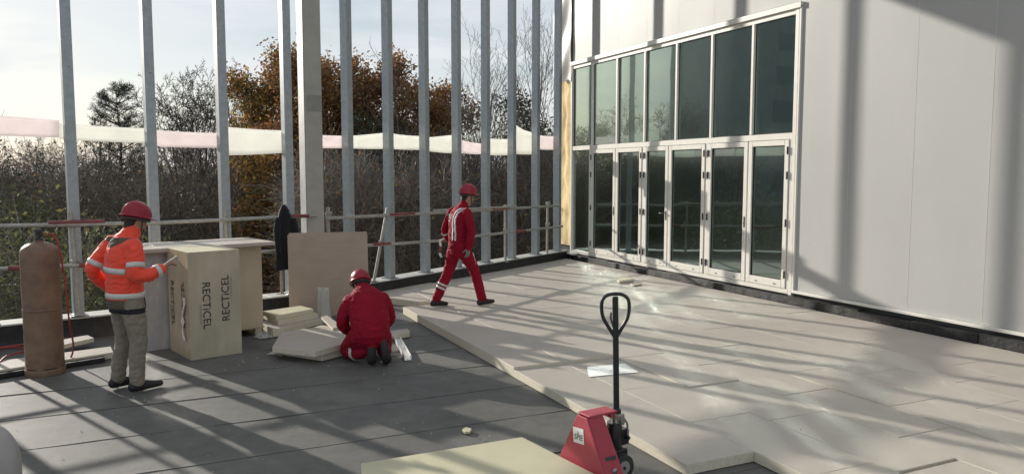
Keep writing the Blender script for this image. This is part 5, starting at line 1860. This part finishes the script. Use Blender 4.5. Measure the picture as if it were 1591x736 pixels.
def grow_tree(seed, height, trunk_r, first=0.3, nl=(9, 6, 5, 4), ratio=(0.5, 0.45, 0.45, 0.5), upw=(0.02, 0.12, 0.08, 0.03), angle=(48, 42, 40, 38), wob=0.12, stems=1, twig_r=0.006):
    rng = random.Random(seed)
    segs, tips = [], []
    def rv():
        return Vector((rng.gauss(0, 1), rng.gauss(0, 1), rng.gauss(0, 1)))
    def grow(p, d, L, r, lv):
        ns = (8, 5, 4, 3, 2)[min(lv, 4)]
        pts = [(p.copy(), r)]
        r_end = r * (0.25 if lv == 0 else 0.4)
        for i in range(ns):
            d = (d + rv() * wob * (1.0 if lv else 0.35) + Vector((0, 0, upw[min(lv, len(upw) - 1)]))).normalized()
            q = p + d * (L / ns)
            ra = r + (r_end - r) * i / ns
            rb = r + (r_end - r) * (i + 1) / ns
            segs.append((*p, *q, max(ra, twig_r), max(rb, twig_r * 0.7)))
            p = q
            pts.append((p.copy(), rb))
        if lv >= len(nl):
            tips.append(tuple(p))
            return
        k = nl[lv]
        az0 = rng.uniform(0, 6.28)
        for j in range(k):
            f = (first if lv == 0 else 0.25) + (1 - (first if lv == 0 else 0.25)) * (j + rng.random() * 0.8) / k
            f = min(f, 0.99)
            x = f * ns
            i = int(x)
            a, ra = pts[i]
            b, rb = pts[i + 1]
            q = a.lerp(b, x - i)
            t = (b - a).normalized()
            o = t.orthogonal().normalized()
            o.rotate(Matrix.Rotation(az0 + j * 2.4 + rng.uniform(-0.4, 0.4), 3, t))
            ang = R(angle[min(lv, len(angle) - 1)] * rng.uniform(0.75, 1.2) * (1.0 - (0.35 * f if lv == 0 else 0)))
            nd = t * math.cos(ang) + o * math.sin(ang)
            nL = L * ratio[min(lv, len(ratio) - 1)] * rng.uniform(0.75, 1.15) * (1.15 - 0.55 * f if lv == 0 else 1 - 0.3 * f)
            grow(q, nd, nL, max(twig_r, (ra + (rb - ra) * (x - i)) * (0.55 if lv == 0 else 0.6)), lv + 1)
        if lv > 0:
            tips.append(tuple(p))
    if stems > 1:
        segs.append((0, 0, -0.05, 0, 0, 0.9, trunk_r * 1.9, trunk_r * 1.6))
    for s in range(stems):
        a = 6.28 * s / stems + rng.random()
        tilt = 0.0 if stems == 1 else rng.uniform(0.06, 0.2)
        grow(Vector((0.03 * math.cos(a), 0.03 * math.sin(a), 0)) if stems > 1 else Vector((0, 0, 0)), Vector((math.cos(a) * tilt, math.sin(a) * tilt, 1)).normalized(), height * rng.uniform(0.85, 1.0) if stems > 1 else height, trunk_r, 0)
    return segs, tips

def add_tree(name, label, pos, segs, tips, bark='bark', twig='twig', leaf=None, nleaf=0, lsize=0.08, lsd=0.3, rng=None, group=None, rot=0.0, leaf_zmin=None):
    t = thing(name, label, 'tree', pos, rot, group)
    big = [s for s in segs if s[6] >= 0.035]
    small = [s for s in segs if s[6] < 0.035]
    link('trunk', seg_mesh(big, bark), t)
    cr_ = None
    if small:
        cr_ = link('crown', seg_mesh(small, twig), t)
    if leaf:
        tp_ = np.array(tips)
        if leaf_zmin is not None:
            tp_ = tp_[tp_[:, 2] > leaf_zmin]
        k = rng.integers(0, len(tp_), nleaf)
        c = tp_[k] + rng.normal(size=(nleaf, 3)) * lsd
        link('foliage', leaf_mesh(c, lsize, rng, leaf, mats2=isinstance(leaf, (list, tuple))), t)
    return t
def copy_tree(src, label, pos, rot, scale, group=None):
    c = src.copy()
    COL.objects.link(c)
    c.location = pos
    c.rotation_euler = (0, 0, rot)
    c.scale = (scale, scale, scale)
    if label:
        c['label'] = label
    if group:
        c['group'] = group
    elif 'group' in c:
        del c['group']
    for chd in src.children:
        k = chd.copy()
        COL.objects.link(k)
        k.parent = c
    return c
def spot(px, d):
    return Vector(((px - 795.5) / F_PX * d, d, GZ))
def hgt(py, d):
    return CAM_H + (268 - py) / F_PX * d - GZ

rng = np.random.default_rng(11)
# golden and brown oaks
def oak(px, d, top, seed, label, leaf, nleaf, trunk=0.22, wid=1.0, lsize=0.075):
    H_ = hgt(top, d)
    s_, t_ = grow_tree(seed, H_ * 0.80, trunk, first=0.14, nl=(21, 7, 5), ratio=(0.36 * wid, 0.45, 0.45), upw=(0.02, 0.10, 0.06), angle=(62, 45, 42), wob=0.16, twig_r=0.008)
    zmax = max(x[5] for x in s_)
    k = (H_ - 0.15) / zmax
    s_ = [tuple(v * k for v in x[:6]) + x[6:] for x in s_]
    t_ = [tuple(v * k for v in x) for x in t_]
    return add_tree('oak_tree', label, spot(px, d), s_, t_, 'bark', 'twig', leaf, nleaf, lsize, 0.24, rng)
oak(428, 33, 116, 21, 'golden leaved oak tree left of the concrete column', ['leaf_gold', 'leaf_oak', 'leaf_olive'], 44000, 0.2, 0.68)
oak(520, 32, 92, 27, 'brown leaved oak tree right of the concrete column', ['leaf_oak', 'leaf_oak', 'leaf_brown'], 52000, 0.24, 1.1)
oak(610, 30, 84, 22, 'tallest rust brown oak tree behind the middle posts', ['leaf_oak', 'leaf_brown', 'leaf_oak'], 60000, 0.24, 1.15)
oak(668, 33, 160, 29, 'low dark brown oak tree behind the tall bare saplings', ['leaf_brown', 'leaf_brown', 'leaf_olive'], 30000, 0.2, 0.9)
oak(492, 34, 108, 24, 'russet oak tree hidden partly by the concrete column', ['leaf_gold', 'leaf_oak', 'leaf_brown'], 40000, 0.22, 0.8)
oak(560, 28, 215, 26, 'low spreading brown oak in front of the tallest oak', ['leaf_brown', 'leaf_oak', 'leaf_brown'], 34000, 0.18, 1.1)
oak(402, 29, 232, 28, 'low golden oak just left of the black coat', ['leaf_gold', 'leaf_olive', 'leaf_oak'], 26000, 0.14, 0.8)
# bare trees
s_, t_ = grow_tree(31, hgt(98, 38) * 0.78, 0.15, first=0.38, nl=(12, 8, 6, 5), ratio=(0.46, 0.46, 0.46, 0.5), stems=2, upw=(0.0, 0.16, 0.08, 0.03), angle=(46, 42, 42, 42), twig_r=0.011)
zm = max(x[5] for x in s_)
k = hgt(98, 38) / zm
s_ = [tuple(v * k for v in x[:6]) + x[6:] for x in s_]
bareA = add_tree('bare_tree', 'round crowned bare tree behind the person in orange', spot(300, 38), s_, t_, 'bark', 'twig_dark')
s_, t_ = grow_tree(33, hgt(130, 42) * 0.8, 0.16, first=0.35, nl=(10, 6, 5, 4), ratio=(0.5, 0.46, 0.45, 0.5), twig_r=0.009)
zm = max(x[5] for x in s_)
k = hgt(128, 42) / zm
s_ = [tuple(v * k for v in x[:6]) + x[6:] for x in s_]
bareB = add_tree('bare_tree', 'pale bare tree rising behind the dark pine', spot(158, 43), s_, t_, 'bark_pale', 'twig_pale')
copy_tree(bareA, 'second round bare crown just left of the golden oak', spot(345, 41), 2.0, 1.06)
# tall thin saplings on the right
def sapling(px, d, top, seed, label):
    H_ = hgt(top, d)
    s_, t_ = grow_tree(seed, H_ * 0.9, 0.075, first=0.30, nl=(20, 6, 4), ratio=(0.34, 0.42, 0.45), upw=(0.01, 0.20, 0.12), angle=(40, 36, 36), wob=0.10, twig_r=0.0055)
    zm = max(x[5] for x in s_)
    k = H_ / zm
    s_ = [tuple(v * k for v in x[:6]) + x[6:] for x in s_]
    return add_tree('bare_tree', label, spot(px, d), s_, t_, 'bark', 'twig')
sapling(648, 27, 70, 41, 'thin bare tree right of the tallest oak')
sapA = sapling(690, 25, 60, 42, 'thin bare tree just above the walking worker helmet')
sapling(742, 25, 18, 43, 'tall bare tree between the second pair of right hand posts')
sapling(778, 27, 30, 44, 'tall bare tree left of the last three posts')
sapling(815, 24, 5, 45, 'tall bare tree in the next to last post gap')
sapling(846, 26, -10, 46, 'tallest bare tree beside the building corner')
for px, d, sc_, lb in ((262, 31, 0.80, 'slender dark bare tree behind the third post'), (292, 33, 0.84, 'slender bare tree stem under the round bare crown'), (338, 30, 0.78, 'slender bare tree leaning left of the fourth post'), (50, 36, 0.78, 'slender bare tree left of the leftmost post'), (140, 32, 0.72, 'slender bare tree under the dark pine'), (640, 21.5, 0.62, 'thin pale sapling just beyond the rail left of the walking worker'), (735, 21, 0.60, 'thin pale sapling just beyond the rail right of the walking worker'), (803, 22, 0.66, 'thin pale sapling beyond the rail near the corner')):
    copy_tree(sapA, lb, spot(px, d), px * 0.37, sc_)
# ivy clad and olive trees between them
oak(700, 29, 178, 51, 'dark green ivy clad tree behind the walking worker', ['leaf_green', 'needle', 'leaf_green'], 12000, 0.16, 0.55, 0.06)
oak(752, 30, 186, 52, 'olive leaved tree to the right of the ivy clad tree', ['leaf_olive', 'leaf_gold', 'leaf_green'], 10000, 0.16, 0.55, 0.06)
oak(832, 29, 150, 53, 'dark evergreen tree behind the corner posts', ['needle', 'leaf_green'], 14000, 0.16, 0.6, 0.06)
# pine
def pine(px, d, top, seed, label):
    H_ = hgt(top, d)
    r = random.Random(seed)
    segs_, cl = [], []
    n = 18
    for i in range(n):
        z0, z1 = H_ * 0.985 * i / n, H_ * 0.985 * (i + 1) / n
        segs_.append((0.05 * math.sin(i), 0.05 * math.cos(i * 1.3), z0, 0.05 * math.sin(i + 1), 0.05 * math.cos((i + 1) * 1.3), z1, 0.17 * (1 - i / n) + 0.015, 0.17 * (1 - (i + 1) / n) + 0.012))
    z = H_ * 0.35
    while z < H_ * 0.97:
        f = (z / H_ - 0.35) / 0.65
        L_ = (2.3 * (1 - f) ** 0.75 + 0.25) * r.uniform(0.8, 1.15)
        for k in range(5):
            a = r.uniform(0, 6.28)
            p = Vector((0, 0, z + r.uniform(-0.15, 0.15)))
            dv = Vector((math.cos(a), math.sin(a), 0.12 + 0.3 * f))
            nn = 5
            for q in range(nn):
                dv = (dv + Vector((r.gauss(0, 0.08), r.gauss(0, 0.08), 0.05))).normalized()
                p2 = p + dv * L_ / nn
                segs_.append((*p, *p2, 0.03 * (1 - q / nn) + 0.008, 0.03 * (1 - (q + 1) / nn) + 0.006))
                for w in range(3 if q > 0 else 0):
                    sd = (dv + Vector((r.gauss(0, 0.6), r.gauss(0, 0.6), r.gauss(0.25, 0.3)))).normalized()
                    e = p2 + sd * r.uniform(0.15, 0.42)
                    segs_.append((*p2, *e, 0.008, 0.006))
                    cl.append((tuple(e), tuple(sd)))
                p = p2
            cl.append((tuple(p), tuple(dv)))
        z += 0.42
    t = thing('pine_tree', label, 'tree', spot(px, d))
    link('trunk', seg_mesh([s for s in segs_ if s[6] >= 0.035], 'bark'), t)
    link('crown', seg_mesh([s for s in segs_ if s[6] < 0.035], 'twig'), t)
    C = np.repeat(np.array([c for c, _ in cl]), 14, axis=0)
    Dv = np.repeat(np.array([c for _, c in cl]), 14, axis=0)
    dirs = Dv * 0.9 + rng.normal(size=C.shape) * 0.7 + np.array([0, 0, 0.25])
    dirs /= np.linalg.norm(dirs, axis=1)[:, None]
    L_ = rng.uniform(0.10, 0.19, len(C))[:, None]
    C = C + rng.normal(size=C.shape) * 0.05
    w = np.cross(dirs, rng.normal(size=C.shape))
    w /= np.linalg.norm(w, axis=1)[:, None]
    V_ = np.stack([C - w * 0.009, C + w * 0.009, C + dirs * L_ + w * 0.004, C + dirs * L_ - w * 0.004], axis=1)
    Q = (np.arange(len(C)) * 4)[:, None] + np.arange(4)[None]
    link('foliage', fastmesh('needles', V_.reshape(-1, 3), Q, 'needle'), t)
    return t
pine(190, 36, 128, 3, 'dark green pine tree between the second and third posts')
# distant bare trees on the left and those the glass mirrors
k0 = 0
far_g = 'distant bare trees at the far left'
for px, d, sc_, rt in ((-40, 58, 0.86, 0.4), (18, 60, 0.83, 1.9), (62, 57, 0.86, 3.0), (105, 62, 0.84, 4.4), (215, 60, 0.80, 5.5), (262, 55, 0.80, 0.9), (390, 52, 0.85, 2.2)):
    c = copy_tree(bareB if k0 % 2 else bareA, {-40: 'distant bare tree cut off by the left edge of the picture', 18: 'distant bare tree left of the first post', 62: 'distant bare tree just left of the leftmost post', 105: 'distant bare tree just right of the leftmost post', 215: 'distant bare tree behind the second post and the pine', 262: 'distant bare tree left of the round crowned bare tree', 390: 'distant bare tree peeping behind the golden oak'}[px], spot(px, d), rt, sc_, far_g if px < 120 else 'distant bare trees between crowns')
    k0 += 1
for k, (x, y, sc_, rt) in enumerate(((-24, 29, 0.95, 1.0), (-27.5, 33, 1.0, 2.1), (-30, 28, 0.9, 3.3), (-33, 33, 1.0, 0.2), (-37, 29, 0.92, 5.0))):
    copy_tree(bareA if k % 2 else bareB, '%s bare tree from the right among those mirrored in the glass' % ordinal[k], (x, y, GZ), rt, sc_, 'trees mirrored in the glass')
oak(-60, 38, 165, 61, 'rounded leafy tree left of the picture mirrored in the first panes', ['leaf_green', 'leaf_olive'], 14000, 0.2, 0.8)

# woodland thicket filling the gaps: twigs and last leaves, one mass
def thicket(name, label, ranges, leafmats, seed, tmat='twig_grey'):
    rg = np.random.default_rng(seed)
    tw, lv = [], []
    for (x0, x1, d0, d1, ytop, zlow, ntw, nlf, rad) in ranges:
        px = rg.uniform(x0, x1, ntw)
        d = rg.uniform(d0, d1, ntw)
        top = CAM_H + (268 - ytop) / F_PX * d
        jit = np.array([noise.noise(Vector((a * 0.022, b * 0.35, seed))) + 0.6 * noise.noise(Vector((a * 0.07, b * 0.8, seed + 3))) for a, b in zip(px, d)])
        top = top + jit * 2.0
        z = zlow + (top - zlow) * rg.random(ntw) ** 0.8
        x = (px - 795.5) / F_PX * d
        P = np.stack([x, d, z], axis=1)
        D = rg.normal(size=(ntw, 3)) * np.array([0.75, 0.75, 0.5]) + np.array([0, 0, 0.65])
        D /= np.linalg.norm(D, axis=1)[:, None]
        Lg = rg.uniform(0.3, 1.5, ntw)[:, None]
        bend = P + D * Lg * 0.5
        D2 = D + rg.normal(size=D.shape) * 0.3
        D2 /= np.linalg.norm(D2, axis=1)[:, None]
        r0 = rad * rg.uniform(0.5, 1.6, ntw)
        tw.append(np.concatenate([P, bend, r0[:, None], r0[:, None] * 0.75], axis=1))
        tw.append(np.concatenate([bend, bend + D2 * Lg * 0.5, r0[:, None] * 0.75, r0[:, None] * 0.4], axis=1))
        if nlf:
            i = rg.integers(0, ntw, nlf)
            lv.append(bend[i] + rg.normal(size=(nlf, 3)) * 0.28)
    o = put(link(name, None), label, 'thicket', kind='stuff')
    link('twigs', seg_mesh(np.concatenate(tw), tmat), o)
    if lv:
        link('leaves', leaf_mesh(np.concatenate(lv), 0.065, rg, leafmats, mats2=True), o)
thicket('woodland_thicket', 'brown tangle of twigs and dead leaves behind the right hand posts',
        [(440, 880, 22.5, 30, 285, -3.0, 34000, 14000, 0.007), (440, 880, 33, 40, 235, -3.0, 9000, 12000, 0.010)], ['leaf_brown', 'leaf_brown', 'leaf_oak', 'leaf_olive'], 71)
thicket('woodland_thicket', 'dark green grey undergrowth behind the left hand posts',
        [(-60, 372, 26, 36, 290, -4.5, 20000, 14000, 0.008), (-120, 440, 40, 52, 262, -4.5, 15000, 16000, 0.011), (-700, -60, 28, 44, 235, -4.0, 9000, 16000, 0.012)], ['leaf_green', 'needle', 'leaf_brown', 'needle'], 72, 'twig')
thicket('green_shrubs', 'green leafy shrubs just beyond the left parapet',
        [(-40, 240, 17, 22, 420, -4.0, 2500, 14000, 0.006), (-30, 75, 24, 26, 345, -3.0, 1200, 7000, 0.006)], ['leaf_green', 'leaf_green', 'leaf_olive'], 73)
# tower added out of view to darken the reflection in the last upper panes
tw = thing('added_tower', 'dark tower block added out of view, mirrored in the right hand upper panes', 'building', (-86, 44, GZ), R(24))
mb = MB().box(-14, 14, -8, 8, 0, 52)
mb.build('walls', 'far_building', tw)
for i in range(12):
    for j in range(7):
        MB().box(-12.6 + j * 3.7, -9.9 + j * 3.7, -8.06, -8.005, 3 + i * 4.0, 5.2 + i * 4.0).build('window', 'far_glass', tw)
